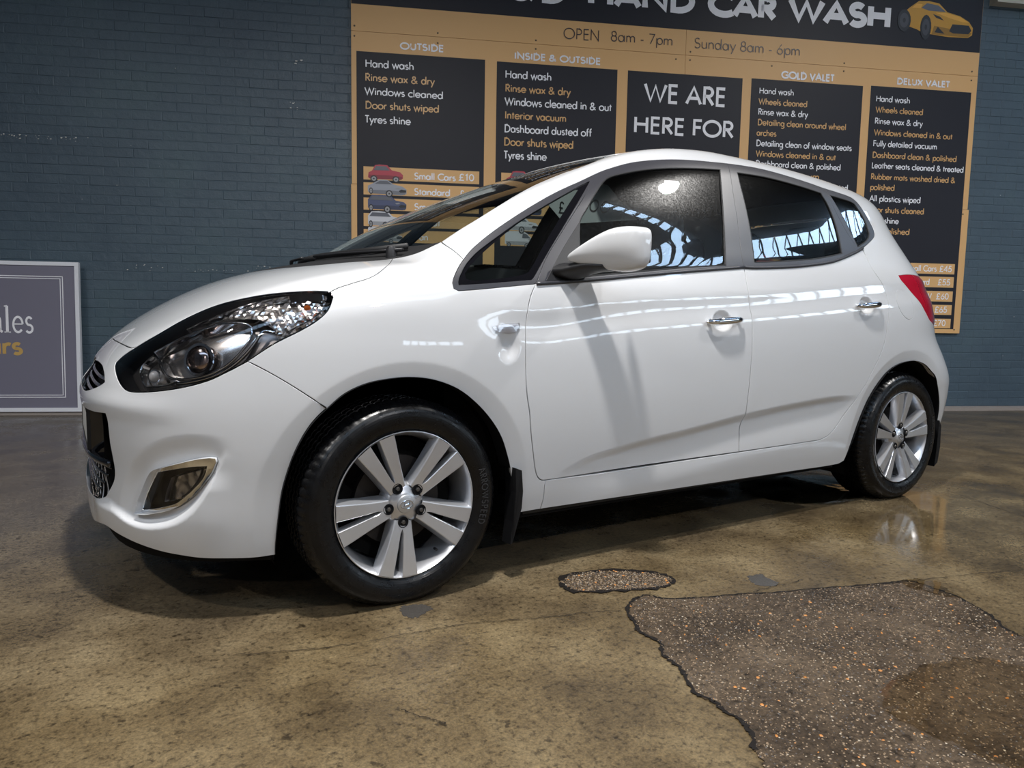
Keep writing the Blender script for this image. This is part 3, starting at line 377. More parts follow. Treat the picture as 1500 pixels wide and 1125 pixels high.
# ------------------------------------------------------------------ data traced and solved to metres
D=json.loads(r"""{"C1":[[0.4559,-0.8485,0.9793],[0.436,-0.8584,0.9485],[0.4222,-0.8643,0.9209],[0.4096,-0.8715,0.8762],[0.4032,-0.8757,0.8329],[0.3999,-0.8796,0.7744],[0.4017,-0.8821,0.6762],[0.4086,-0.8812,0.6119],[0.4194,-0.8793,0.5645],[0.431,-0.874,0.488],[0.449,-0.8652,0.4046],[0.4611,-0.8592,0.3587],[0.4738,-0.8559,0.3348],[0.4918,-0.8541,0.3224],[0.5074,-0.854,0.3214]],"C2":[[0.5074,-0.854,0.3214],[0.6818,-0.8542,0.3227],[0.9009,-0.8546,0.3258],[1.1771,-0.8551,0.3295],[1.4571,-0.8556,0.3327]],"C2b":[[1.4571,-0.8556,0.3327],[1.697,-0.8561,0.3361],[1.9015,-0.8565,0.339],[1.9866,-0.857,0.3429],[2.0573,-0.8607,0.3703]],"C3":[[1.4745,-0.8184,1.0751],[1.4723,-0.8285,1.0516],[1.4653,-0.8455,1.0078],[1.4649,-0.8628,0.951],[1.4716,-0.8733,0.884],[1.4733,-0.8775,0.8355],[1.4726,-0.8819,0.741],[1.4699,-0.8823,0.6731],[1.4673,-0.8802,0.5937],[1.4647,-0.8757,0.5191],[1.4626,-0.8718,0.4718],[1.4525,-0.8687,0.4388],[1.4551,-0.8628,0.3863],[1.4571,-0.8556,0.3327]],"C4":[[2.332,-0.7751,1.1966],[2.3375,-0.8039,1.1451],[2.3405,-0.8247,1.1068],[2.3818,-0.8489,1.0451],[2.4073,-0.861,1.0017],[2.4156,-0.8716,0.9388],[2.4047,-0.8786,0.8662],[2.3858,-0.8823,0.7874],[2.3612,-0.8832,0.7277],[2.3088,-0.8819,0.6468],[2.2374,-0.877,0.5516],[2.1375,-0.869,0.4498],[2.0573,-0.8607,0.3703]],"C5":[[-0.4363,-0.8034,0.7392],[-0.3847,-0.8261,0.7088],[-0.3267,-0.8452,0.6705],[-0.2414,-0.8628,0.609]],"C8":[[-0.2143,-0.8198,0.9296],[-0.1897,-0.8165,0.9417],[-0.1636,-0.8157,0.9506],[-0.1394,-0.8139,0.9588],[-0.1057,-0.811,0.9692],[-0.0755,-0.8016,0.982],[-0.0409,-0.7757,1.0014],[-0.0105,-0.7383,1.0173],[0.0227,-0.6789,1.0306],[0.0604,-0.6025,1.0464]],"C8b":[[0.0604,-0.6025,1.0464],[0.0888,-0.622,1.0523],[0.1264,-0.6447,1.0651],[0.1673,-0.6602,1.086],[0.1998,-0.6734,1.1035]],"C9":[[0.1998,-0.6734,1.1035],[0.1953,-0.7215,1.088],[0.2022,-0.7683,1.0669],[0.2138,-0.8027,1.0419]],"HLfront":[[-0.672,-0.4625,0.7638],[-0.7045,-0.4138,0.7351],[-0.722,-0.3962,0.7156],[-0.7263,-0.4089,0.7058],[-0.7251,-0.4863,0.6751],[-0.7155,-0.5361,0.6536],[-0.7004,-0.5724,0.6454],[-0.657,-0.6387,0.6498],[-0.597,-0.7032,0.6626],[-0.5317,-0.7535,0.6843],[-0.4814,-0.7825,0.7119],[-0.4363,-0.8034,0.7391]],"HLrear":[[-0.4363,-0.8034,0.7391],[-0.3719,-0.8252,0.7857],[-0.3076,-0.8407,0.8204],[-0.2595,-0.8476,0.8504],[-0.2283,-0.846,0.8806],[-0.2112,-0.8323,0.915],[-0.2143,-0.8198,0.9296]],"HLtop":[[-0.2143,-0.8198,0.9296],[-0.2324,-0.8118,0.9307],[-0.3205,-0.7662,0.9264],[-0.4034,-0.6984,0.9123],[-0.4846,-0.6116,0.8854],[-0.555,-0.5622,0.8479],[-0.6177,-0.5229,0.8052],[-0.672,-0.4625,0.7638]],"DLOfront":[[0.2138,-0.8027,1.0419],[0.1896,-0.8174,1.0171],[0.1666,-0.835,0.9886],[0.1536,-0.8471,0.9672],[0.1539,-0.8556,0.9497],[0.1685,-0.859,0.9429],[0.2179,-0.8587,0.9471],[0.3348,-0.8552,0.9602],[0.4546,-0.8507,0.9737]],"DLObelt1":[[0.4546,-0.8507,0.9737],[0.5795,-0.8464,0.9844],[0.7231,-0.8402,0.9989],[0.893,-0.8328,1.0171],[1.0747,-0.8264,1.0363],[1.2802,-0.8214,1.0569],[1.4745,-0.8184,1.0751]],"DLObelt2":[[1.4745,-0.8184,1.0751],[1.5355,-0.8201,1.0753],[1.6817,-0.8207,1.0839],[1.8239,-0.8199,1.0954],[2.0187,-0.8134,1.1196],[2.1359,-0.8022,1.1447],[2.2681,-0.7833,1.1815],[2.3386,-0.7703,1.2052]],"DLOback":[[2.3386,-0.7703,1.2052],[2.3983,-0.7568,1.2287],[2.4606,-0.7402,1.2563],[2.4982,-0.7271,1.2776],[2.515,-0.7122,1.3028],[2.5164,-0.6932,1.3372],[2.5027,-0.6623,1.3964],[2.4827,-0.6361,1.4435],[2.4507,-0.6228,1.4656],[2.3524,-0.618,1.4797],[2.2438,-0.6155,1.4902]],"DLOtop2":[[2.2438,-0.6155,1.4902],[2.1531,-0.6096,1.503],[2.0046,-0.6011,1.5201],[1.8614,-0.594,1.5323],[1.7538,-0.5927,1.5351],[1.6004,-0.5966,1.5303]],"DLOtop1":[[1.6004,-0.5966,1.5303],[1.5184,-0.5992,1.5257],[1.4081,-0.6019,1.5187],[1.2673,-0.6058,1.5053],[1.132,-0.6123,1.4835],[1.0324,-0.6185,1.4612],[0.9345,-0.6299,1.4296],[0.8696,-0.6397,1.4049]],"DLOtop0":[[0.8696,-0.6397,1.4049],[0.7654,-0.6615,1.3579],[0.6544,-0.6824,1.309],[0.5339,-0.7089,1.2478],[0.4224,-0.7343,1.1851],[0.3301,-0.7581,1.1291],[0.2546,-0.7826,1.0769],[0.2138,-0.8027,1.0419]],"LA":[[0.8696,-0.6397,1.4049],[0.7301,-0.7153,1.2743],[0.6021,-0.7698,1.1442],[0.5197,-0.8104,1.0595],[0.4546,-0.8507,0.9737]],"LB":[[1.6004,-0.5966,1.5303],[1.5653,-0.6628,1.4092],[1.527,-0.7326,1.2604],[1.4888,-0.7905,1.1355],[1.4745,-0.8184,1.0751]],"LC":[[2.2438,-0.6155,1.4902],[2.2501,-0.6716,1.3912],[2.269,-0.7255,1.2871],[2.2908,-0.7604,1.2233],[2.2956,-0.7763,1.1944]],"P1":[[0.1719,-0.848,0.9697],[0.1717,-0.8526,0.9604],[0.2212,-0.854,0.9639],[0.3092,-0.8512,0.9722],[0.4017,-0.8476,0.9817],[0.4423,-0.8458,0.9859],[0.4544,-0.8416,0.9954],[0.5221,-0.8065,1.0671],[0.631,-0.7551,1.179],[0.7299,-0.7103,1.2839],[0.7986,-0.6716,1.3534],[0.8082,-0.6654,1.3631],[0.7978,-0.6652,1.3611],[0.7039,-0.6862,1.316],[0.5808,-0.7147,1.2529],[0.4669,-0.7392,1.192],[0.3565,-0.7677,1.1263],[0.2663,-0.7935,1.0692],[0.2159,-0.8154,1.0279],[0.1838,-0.8369,0.9906]],"P1c":[[0.2037,-0.8353,0.998],[0.2031,-0.8436,0.9845],[0.222,-0.8486,0.9781],[0.2701,-0.8476,0.9826],[0.3616,-0.8428,0.994],[0.4254,-0.8361,1.0084],[0.4473,-0.8295,1.0221],[0.5425,-0.7795,1.1244],[0.6723,-0.721,1.2592],[0.7417,-0.6856,1.3248],[0.7226,-0.6858,1.3208],[0.5824,-0.7156,1.2523],[0.4665,-0.7429,1.187],[0.3644,-0.7727,1.122],[0.2705,-0.8046,1.0569],[0.2292,-0.8214,1.024]],"P2":[[0.8855,-0.663,1.3803],[0.9774,-0.6501,1.4123],[1.1087,-0.6393,1.4435],[1.2444,-0.6314,1.4655],[1.3859,-0.6253,1.4819],[1.5324,-0.6202,1.4942],[1.4934,-0.6705,1.3912],[1.4361,-0.744,1.2321],[1.377,-0.8137,1.0793],[1.2782,-0.8147,1.0713],[1.1467,-0.817,1.0596],[1.0199,-0.8212,1.0456],[0.8989,-0.8257,1.0324],[0.7275,-0.8332,1.0136],[0.6426,-0.8376,1.0039],[0.6445,-0.8347,1.0099],[0.6785,-0.7838,1.1135],[0.7041,-0.7466,1.2002],[0.7507,-0.725,1.2536],[0.8066,-0.6987,1.3124]],"P3":[[1.6357,-0.6212,1.494],[1.6262,-0.6471,1.4436],[1.613,-0.6933,1.3459],[1.5857,-0.7522,1.2214],[1.5476,-0.8095,1.0996],[1.6943,-0.8093,1.11],[1.9147,-0.8053,1.1307],[2.0376,-0.7985,1.1484],[2.1593,-0.7886,1.1701],[2.1892,-0.749,1.2442],[2.2113,-0.7066,1.3237],[2.2131,-0.6662,1.403],[2.1947,-0.6362,1.4609],[2.0491,-0.6289,1.4784],[1.8305,-0.6211,1.4947]],"P4":[[2.2639,-0.6363,1.4576],[2.2952,-0.6937,1.3467],[2.3035,-0.7385,1.2627],[2.306,-0.7679,1.2096],[2.3781,-0.7533,1.2352],[2.4332,-0.7379,1.2614],[2.4608,-0.724,1.285],[2.4751,-0.6902,1.346],[2.4652,-0.6649,1.3946],[2.4484,-0.6445,1.4329],[2.4192,-0.6398,1.4427],[2.3685,-0.6383,1.4485]],"sail":[[0.7041,-0.7466,1.2002],[0.6431,-0.8348,1.0098],[0.6406,-0.8403,0.9981],[0.4968,-0.8463,0.9848],[0.5939,-0.7952,1.0893]],"archF":[[-0.2414,-0.8628,0.609],[-0.2678,-0.8574,0.5842],[-0.2891,-0.852,0.5574],[-0.3073,-0.8462,0.5267],[-0.3239,-0.8396,0.4917],[-0.3373,-0.8323,0.4539],[-0.3555,-0.8184,0.3798],[-0.3651,-0.8039,0.2905],[-0.3691,-0.7905,0.2247],[-0.368,-0.7806,0.1861]],"archF2":[[0.3641,-0.862,0.3792],[0.3524,-0.8664,0.4139],[0.3219,-0.8739,0.4864],[0.278,-0.8784,0.549],[0.221,-0.8811,0.6061],[0.1594,-0.882,0.65],[0.0859,-0.8821,0.6786],[0.0154,-0.8817,0.6901],[-0.0521,-0.8803,0.6893],[-0.1295,-0.8762,0.6765],[-0.1912,-0.8703,0.6502],[-0.2414,-0.8628,0.609]],"bot":[[-0.368,-0.7806,0.1861],[-0.4241,-0.7598,0.1823],[-0.4909,-0.7289,0.1823],[-0.5476,-0.6944,0.1835],[-0.5874,-0.6654,0.1883],[-0.6344,-0.6225,0.1952],[-0.6884,-0.5568,0.2087],[-0.7295,-0.4848,0.2231],[-0.7596,-0.4056,0.235]],"fendbot":[[0.5074,-0.854,0.3214],[0.505,-0.851,0.3011],[0.5069,-0.8444,0.2619],[0.5004,-0.8354,0.2186],[0.4032,-0.8351,0.217],[0.3641,-0.862,0.3792]],"sill":[[0.5004,-0.8354,0.2186],[0.6699,-0.8352,0.2176],[1.2522,-0.8343,0.2136],[1.8318,-0.8335,0.2103],[2.1541,-0.8333,0.2097],[2.1951,-0.8362,0.2222],[2.2065,-0.8422,0.2511]],"archR":[[2.2065,-0.8422,0.2511],[2.2265,-0.8536,0.3184],[2.2595,-0.8661,0.4197],[2.3157,-0.8751,0.5257],[2.4059,-0.8808,0.6184],[2.4743,-0.8821,0.6551],[2.5567,-0.8827,0.6758],[2.6474,-0.8824,0.6817],[2.7073,-0.8816,0.6724],[2.7568,-0.8804,0.656],[2.8039,-0.8791,0.6293],[2.8572,-0.8765,0.5967]],"wsedge":[[0.1998,-0.6734,1.1035],[0.2683,-0.6655,1.1472],[0.3421,-0.6612,1.1911],[0.4258,-0.6443,1.2396],[0.5225,-0.6163,1.2925],[0.5984,-0.5916,1.3307],[0.6762,-0.5725,1.3657],[0.7604,-0.5614,1.4013],[0.8356,-0.5663,1.4304]],"lamp":[[2.5397,-0.834,1.0846],[2.6278,-0.8257,1.0925],[2.737,-0.8074,1.0934]],"lampL":[[2.8165,-0.8506,0.8721],[2.7658,-0.8577,0.9046],[2.6897,-0.8592,0.9683],[2.6108,-0.8519,1.0245],[2.5509,-0.8421,1.063],[2.5397,-0.834,1.0846]],"fuel":[[2.5111,-0.8564,1.0191],[2.4875,-0.8607,1.0036],[2.4866,-0.8691,0.9582],[2.5134,-0.8743,0.9131],[2.5539,-0.8765,0.885],[2.586,-0.8765,0.8761],[2.6139,-0.8748,0.8856],[2.627,-0.8713,0.9147],[2.629,-0.8685,0.938],[2.6065,-0.8636,0.978],[2.5708,-0.8581,1.0089],[2.5374,-0.8558,1.0199]],"fog":[[-0.6989,-0.5563,0.2965],[-0.6957,-0.5633,0.3146],[-0.6899,-0.5736,0.3372],[-0.6789,-0.5915,0.3738],[-0.6695,-0.6079,0.4046],[-0.658,-0.6273,0.4289],[-0.6338,-0.6588,0.4427],[-0.6014,-0.6938,0.4563],[-0.5605,-0.7299,0.4706],[-0.5275,-0.7535,0.4768],[-0.515,-0.7611,0.4755],[-0.5133,-0.7608,0.4643],[-0.5233,-0.7508,0.4358],[-0.5359,-0.7393,0.4122],[-0.5652,-0.7134,0.3694],[-0.5986,-0.6827,0.3359],[-0.6234,-0.6575,0.3202],[-0.6521,-0.6244,0.3086],[-0.6766,-0.5912,0.2995]],"fogL":[[-0.6926,-0.5675,0.3047],[-0.6858,-0.58,0.3382],[-0.6706,-0.6044,0.386],[-0.6572,-0.6272,0.4226],[-0.6258,-0.6659,0.4337],[-0.5852,-0.7065,0.445],[-0.5433,-0.7395,0.4502],[-0.5462,-0.735,0.4325],[-0.5545,-0.726,0.4114],[-0.5775,-0.7045,0.379],[-0.6025,-0.6802,0.3501],[-0.6191,-0.663,0.3348],[-0.6519,-0.6255,0.3193],[-0.6764,-0.5925,0.3092]],"fogR":[[-0.624,-0.6595,0.4082],[-0.595,-0.6904,0.4222],[-0.555,-0.7258,0.4376],[-0.5598,-0.7188,0.414],[-0.5817,-0.697,0.3778],[-0.6108,-0.6679,0.3474],[-0.6409,-0.6351,0.3372],[-0.6361,-0.6422,0.3667]],"slit":[[-0.7543,-0.1127,0.6999],[-0.7521,-0.2513,0.6949],[-0.7518,-0.3496,0.6792],[-0.7533,-0.4026,0.6587],[-0.7627,-0.3743,0.6484],[-0.7744,-0.3273,0.6362],[-0.7916,-0.2204,0.6148]],"opening":[[-0.8005,-0.2234,0.5619],[-0.7824,-0.3597,0.5679],[-0.7675,-0.4224,0.5715],[-0.7545,-0.4645,0.5741],[-0.7527,-0.4693,0.5477],[-0.7492,-0.4713,0.4887],[-0.7436,-0.4737,0.4441],[-0.7401,-0.4738,0.409],[-0.7418,-0.4664,0.3827],[-0.7481,-0.4491,0.3597],[-0.7563,-0.4256,0.3378],[-0.7632,-0.403,0.3197],[-0.7695,-0.3773,0.3312],[-0.7727,-0.3608,0.3435]],"repeater":[[0.2781,-0.8755,0.8349],[0.288,-0.8754,0.8373],[0.3159,-0.875,0.8422],[0.3481,-0.8747,0.8451],[0.3776,-0.8745,0.8473],[0.3793,-0.8754,0.8363],[0.3699,-0.8764,0.8225],[0.3596,-0.8767,0.8184],[0.3433,-0.8769,0.8156],[0.3192,-0.8768,0.8167],[0.2974,-0.8766,0.8208],[0.2838,-0.8761,0.8275]],"seam_sill":[[0.5065,-0.8466,0.2742],[0.8125,-0.8472,0.2774],[1.3769,-0.8483,0.2837],[1.9883,-0.8492,0.2892],[2.1586,-0.8491,0.2883]],"crease":[[0.5615,-0.8577,0.348],[0.6301,-0.8614,0.375],[0.8536,-0.8669,0.419],[1.1191,-0.8701,0.4495],[1.4931,-0.8738,0.4951],[1.7678,-0.8753,0.5196],[2.048,-0.8761,0.5354],[2.1742,-0.876,0.5356]],"shoulder":[[0.0877,-0.8765,0.8221],[0.4262,-0.8787,0.7893],[0.7663,-0.8766,0.822],[1.4645,-0.8747,0.8704],[2.4027,-0.8712,0.9418],[2.5754,-0.8688,0.9515]],"handleF":[[1.309,-0.8752,0.8586]],"handleR":[[2.2474,-0.8712,0.9373]],"lip":[[-0.4929,-0.7746,0.4823],[-0.5118,-0.7584,0.4399],[-0.5561,-0.7183,0.3472],[-0.6001,-0.6772,0.2949],[-0.6496,-0.6227,0.2703],[-0.703,-0.546,0.2677],[-0.7553,-0.4284,0.2938]],"wiper1":[[-0.1308,-0.4673,1.026],[-0.0647,-0.6035,1.0272],[0.0356,-0.5801,1.0441],[0.0907,-0.6177,1.0538]],"HLlobe":[[-0.6485,-0.5566,0.7614],[-0.6394,-0.6138,0.737],[-0.6338,-0.6432,0.7107],[-0.6244,-0.6634,0.6938],[-0.6037,-0.6885,0.6863],[-0.5656,-0.723,0.6911],[-0.5311,-0.7483,0.7018],[-0.496,-0.7697,0.7219],[-0.4647,-0.7852,0.7515],[-0.4395,-0.7922,0.7866],[-0.4246,-0.7895,0.8167],[-0.4241,-0.7788,0.836],[-0.4344,-0.7633,0.8463],[-0.4609,-0.7357,0.8496],[-0.4938,-0.7026,0.8457],[-0.5363,-0.666,0.8297],[-0.5793,-0.628,0.8078],[-0.6141,-0.5959,0.7855]],"HLsmall":[[-0.6903,-0.5388,0.7035],[-0.6816,-0.5303,0.7251],[-0.6651,-0.5416,0.7449],[-0.6519,-0.5562,0.7565],[-0.6455,-0.5988,0.7383],[-0.6423,-0.6283,0.7116],[-0.6311,-0.6541,0.6927],[-0.6146,-0.6772,0.68],[-0.636,-0.6549,0.669],[-0.6779,-0.5971,0.6624],[-0.6871,-0.5719,0.6772]],"HLind":[[-0.5649,-0.6176,0.8262],[-0.5291,-0.6399,0.8478],[-0.4853,-0.67,0.8694],[-0.4315,-0.6994,0.8935],[-0.3693,-0.7366,0.9134],[-0.3017,-0.7741,0.9258],[-0.2416,-0.8029,0.9294],[-0.222,-0.8176,0.9225],[-0.2368,-0.8333,0.8941],[-0.2717,-0.8384,0.8609],[-0.3113,-0.834,0.8368],[-0.3495,-0.8262,0.8159],[-0.3679,-0.8197,0.8136],[-0.3752,-0.8061,0.8409],[-0.4002,-0.7838,0.8535],[-0.4417,-0.747,0.8574],[-0.4865,-0.7012,0.8535],[-0.5243,-0.6675,0.8401]],"HLp":[[-0.5587,-0.7163,0.7462],[-0.6622,-0.6055,0.697],[-0.2803,-0.8191,0.8898]],"HLsweep":[[-0.3674,-0.8186,0.8195],[-0.394,-0.8045,0.8244],[-0.4083,-0.8032,0.8087],[-0.4319,-0.8004,0.7717],[-0.4635,-0.788,0.7362],[-0.4988,-0.77,0.7088],[-0.5376,-0.7458,0.691],[-0.5799,-0.7133,0.679],[-0.6049,-0.6904,0.675]],"mudflap":[[0.3641,-0.862,0.3792],[0.3862,-0.8611,0.3725],[0.3948,-0.8569,0.3424],[0.3989,-0.8481,0.283],[0.3969,-0.8363,0.2228]],"texts":[["OUTSIDE",0.31,3.026,0.363,0.06,"w",0.2],["Hand wash",0.025,2.866,0.401,0.065,"w",0.11],["Rinse wax & dry",0.024,2.756,0.574,0.065,"o",0.11],["Windows cleaned",0.02,2.647,0.65,0.063,"w",0.11],["Door shuts wiped",0.025,2.535,0.612,0.064,"o",0.11],["Tyres shine",0.023,2.421,0.378,0.065,"w",0.11],["INSIDE & OUTSIDE",1.265,3.012,0.758,0.061,"w",0.2],["Hand wash",1.19,2.853,0.404,0.067,"w",0.11],["Rinse wax & dry",1.192,2.74,0.572,0.066,"o",0.11],["Windows cleaned in & out",1.189,2.63,0.944,0.069,"w",0.11],["Interior vacuum",1.191,2.518,0.54,0.067,"o",0.11],["Dashboard dusted off",1.19,2.406,0.771,0.068,"w",0.11],["Door shuts wiped",1.189,2.296,0.611,0.069,"o",0.11],["Tyres shine",1.189,2.184,0.377,0.071,"w",0.11],["WE ARE",2.42,2.725,0.764,0.171,"w",0.13],["HERE FOR",2.33,2.457,0.941,0.154,"w",0.13],["OPEN",1.687,3.209,0.324,0.093,"d",0.075],["8am - 7pm",2.102,3.217,0.568,0.088,"d",0.075],["Sunday 8am - 6pm",2.861,3.212,1.008,0.09,"d",0.075],["GOLD VALET",3.693,3.006,0.518,0.069,"w",0.2],["Hand wash",3.489,2.863,0.336,0.055,"w",0.11],["Wheels cleaned",3.488,2.769,0.473,0.057,"o",0.11],["Rinse wax & dry",3.488,2.679,0.484,0.058,"w",0.11],["Detailing clean around wheel",3.489,2.588,0.867,0.057,"o",0.11],["arches",3.485,2.496,0.191,0.057,"o",0.11],["Detailing clean of window seats",3.485,2.405,0.94,0.058,"w",0.11],["Windows cleaned in & out",3.486,2.314,0.786,0.056,"o",0.11],["Dashboard clean & polished",3.488,2.226,0.838,0.057,"w",0.11],["Interior vacuum",3.491,2.134,0.629,0.056,"o",0.11],["Leather seats cleaned & treated",3.489,2.045,0.922,0.057,"w",0.11],["Door shuts cleaned",3.476,1.663,0.565,0.058,"o",0.11],["Tyres shine",3.474,1.574,0.322,0.055,"w",0.11],["DELUX VALET",4.835,3.025,0.544,0.063,"w",0.2],["Hand wash",4.636,2.861,0.347,0.056,"w",0.11],["Wheels cleaned",4.639,2.764,0.485,0.056,"o",0.11],["Rinse wax & dry",4.637,2.662,0.491,0.057,"w",0.11],["Windows cleaned in & out",4.637,2.56,0.81,0.057,"o",0.11],["Fully detailed vacuum",4.635,2.46,0.658,0.057,"w",0.11],["Dashboard clean & polished",4.636,2.357,0.872,0.057,"o",0.11],["Leather seats cleaned & treated",4.635,2.262,0.955,0.057,"w",0.11],["Rubber mats washed dried &",4.634,2.161,0.878,0.056,"o",0.11],["polished",4.632,2.064,0.254,0.058,"o",0.11],["All plastics wiped",4.634,1.961,0.529,0.058,"w",0.11],["Door shuts cleaned",4.631,1.859,0.576,0.058,"o",0.11],["Tyres shine",4.628,1.761,0.323,0.059,"w",0.11],["Fully polished",4.624,1.664,0.448,0.059,"o",0.11],["Small Cars",0.429,1.978,0.352,0.061,"w",0.13],["£10",0.806,1.985,0.134,0.06,"w",0.13],["Standard",0.429,1.85,0.306,0.06,"w",0.13],["Small SUV",0.43,1.723,0.355,0.062,"w",0.13],["7 Seat",0.43,1.594,0.222,0.06,"w",0.13],["£",0.818,1.848,0.036,0.06,"w",0.13],["&",1.228,3.485,0.222,0.201,"w",0.27],["D",1.491,3.483,0.213,0.208,"w",0.27],["HAND",1.889,3.491,0.97,0.211,"w",0.25],["CAR",2.979,3.486,0.641,0.224,"w",0.25],["WASH",3.737,3.493,1.006,0.226,"w",0.25]],"patch":[[0.53,-1.26],[0.59,-1.2],[0.64,-1.18],[0.68,-1.18],[0.71,-1.23],[0.82,-1.28],[0.91,-1.31],[1.04,-1.36],[1.21,-1.42],[1.33,-1.46],[1.45,-1.5],[1.54,-1.53],[1.54,-1.6],[1.54,-1.67],[1.5,-1.76],[1.46,-1.82],[1.41,-1.88],[1.39,-1.93],[1.37,-2.13],[0.76,-2.36],[0.24,-2.01],[0.28,-1.95],[0.31,-1.9],[0.35,-1.86],[0.37,-1.81],[0.37,-1.76],[0.38,-1.73],[0.37,-1.68],[0.41,-1.61],[0.43,-1.56],[0.44,-1.5],[0.48,-1.45],[0.48,-1.39],[0.48,-1.36],[0.51,-1.31]],"patch2":[[0.51,-0.95],[0.57,-0.91],[0.67,-0.93],[0.77,-0.98],[0.84,-1.05],[0.85,-1.11],[0.81,-1.15],[0.74,-1.15],[0.61,-1.1],[0.51,-1.05],[0.49,-1.0]],"puddleA":[[2.2,-0.24],[2.42,-0.27],[2.64,-0.33],[2.75,-0.44],[2.65,-0.65],[2.51,-0.76],[2.3,-0.76],[2.11,-0.71],[2.02,-0.59],[2.03,-0.43]],"puddleB":[[1.51,-1.52],[1.58,-1.54],[1.61,-1.58],[1.58,-1.62],[1.56,-1.66],[1.55,-1.69],[1.51,-1.66],[1.5,-1.62],[1.48,-1.57]],"puddleC":[[0.77,-1.89],[0.91,-1.88],[1.04,-1.89],[1.16,-1.95],[1.15,-2.08],[0.75,-2.24],[0.69,-2.1],[0.68,-1.98]],"damp1":[[-0.03,-0.88],[0.0,-0.88],[0.04,-0.9],[0.05,-0.93],[0.02,-0.95],[-0.02,-0.97],[-0.04,-0.94]],"damp2":[[1.09,-1.23],[1.15,-1.23],[1.14,-1.26],[1.13,-1.32],[1.08,-1.32],[1.06,-1.28]],"crack1":[[-0.52,-0.95],[-0.3,-1.03],[-0.08,-1.06],[-0.0,-1.07],[0.12,-1.09],[0.17,-1.11],[0.31,-1.16],[0.43,-1.19],[0.53,-1.23]],"crack2":[[3.02,-0.85],[2.94,-1.04],[2.85,-1.21],[2.79,-1.39]],"crack3":[[1.31,-1.47],[1.53,-1.53],[1.73,-1.58],[2.01,-1.67]],"crack4":[[-0.25,-1.4],[-0.23,-1.44],[-0.2,-1.48],[-0.19,-1.5]],"crack5":[[1.21,-1.34],[1.09,-1.33],[0.99,-1.33]]}""")

# ------------------------------------------------------------------ the price sign on the wall
sign = empty('sign_board'); sign.matrix_world = MW
tag(sign, 'huge gold and black car wash price board fixed to the brick wall', 'sign')
gold = mat('sign_gold', (.78, .465, .195), .5, bump=(3, .05, .01)); signblack = mat('sign_black', (.020, .020, .028), .5, spec=.3)
txtw = mat('print_white', (.95, .95, 1.0), .4); txto = mat('print_gold', (.74, .44, .18), .4); txtd = mat('print_dark', (.045, .035, .04), .4)
Y0 = -.03
cols = [(-.086, 2.785), (2.788, 5.665)]; rows = [(3.151, 4.40), (1.925, 3.148), (.745, 1.922)]
for ci, (a, b) in enumerate(cols):
    for ri, (z0, z1) in enumerate(rows):
        bb = b+(.035 if ci == 1 and ri == 2 else 0)-(.02 if ci == 1 and ri == 2 else 0); aa = a-(.006 if ci == 0 and ri == 2 else 0)
        mb = MB(); mb.box(aa, bb, Y0, -.006, z0, z1); mb.build('sign_sheet', gold, sign)
def plate(s0, s1, z0, z1, m, y=Y0-.0012, name='printed_panel'):
    mb = MB(); mb.box(s0, s1, y, Y0-.0002, z0, z1); return mb.build(name, m, sign)
plate(-.084, 5.663, 3.362, 4.395, signblack)
plate(-.045, 1.019, .785, 2.992, signblack); plate(1.119, 2.174, .785, 2.986, signblack); plate(2.268, 3.328, .785, 2.986, signblack); plate(3.413, 4.50, .785, 2.992, signblack); plate(4.58, 5.61, .785, 3.0, signblack)
barsA = [(1.963, 2.07), (1.84, 1.94), (1.715, 1.815), (1.58, 1.687), (1.452, 1.555)]
barsB = [(1.309, 1.407), (1.182, 1.283), (1.048, 1.147), (.921, 1.016), (.792, .884)]
names = ['Small Cars', 'Standard', 'Small SUV', '7 Seat', 'Van']
TW = {'w': MB(), 'o': MB(), 'd': MB()}
PL = lambda x, z: (x, Y0-.0042, z)
for a, b, bars in ((.009, .98, barsA), (1.17, 2.13, barsA), (3.46, 4.46, barsB), (4.63, 5.575, barsB)):
    for i, (z0, z1) in enumerate(bars):
        plate(a, b, z0, z1, gold, Y0-.0024, 'price_bar')
TM = {'w': txtw, 'o': txto, 'd': txtd}
def line(t, x, z, w, h, wt, c='w'):
    mb = MB(); text_into(mb, t, x, z, w, h, wt, PL); o = mb.build('lettering', TM[c], sign); o['kind'] = 'stuff'
for t, x, z, w, h, c, wt in D['texts']: line(t, x, z, w, h, wt+(.03 if wt < .15 and c != 'd' else .01), c)
for i in range(5):
    z0, z1 = barsB[i]; h = .060
    line(names[i], 5.055, z0+.02, .033*len(names[i]), h, .14)
    line(['£45', '£55', '£60', '£65', '£70'][i], 5.412-.006*i, z0+.02, .135, h, .14)
    line(names[i], 3.90, z0+.02, .033*len(names[i]), h, .14)
    z0, z1 = barsA[i]; line(names[i], 1.60, z0+.02, .035*len(names[i]), h, .14)
line(names[4], .43, barsA[4][0]+.02, .12, .06, .14)
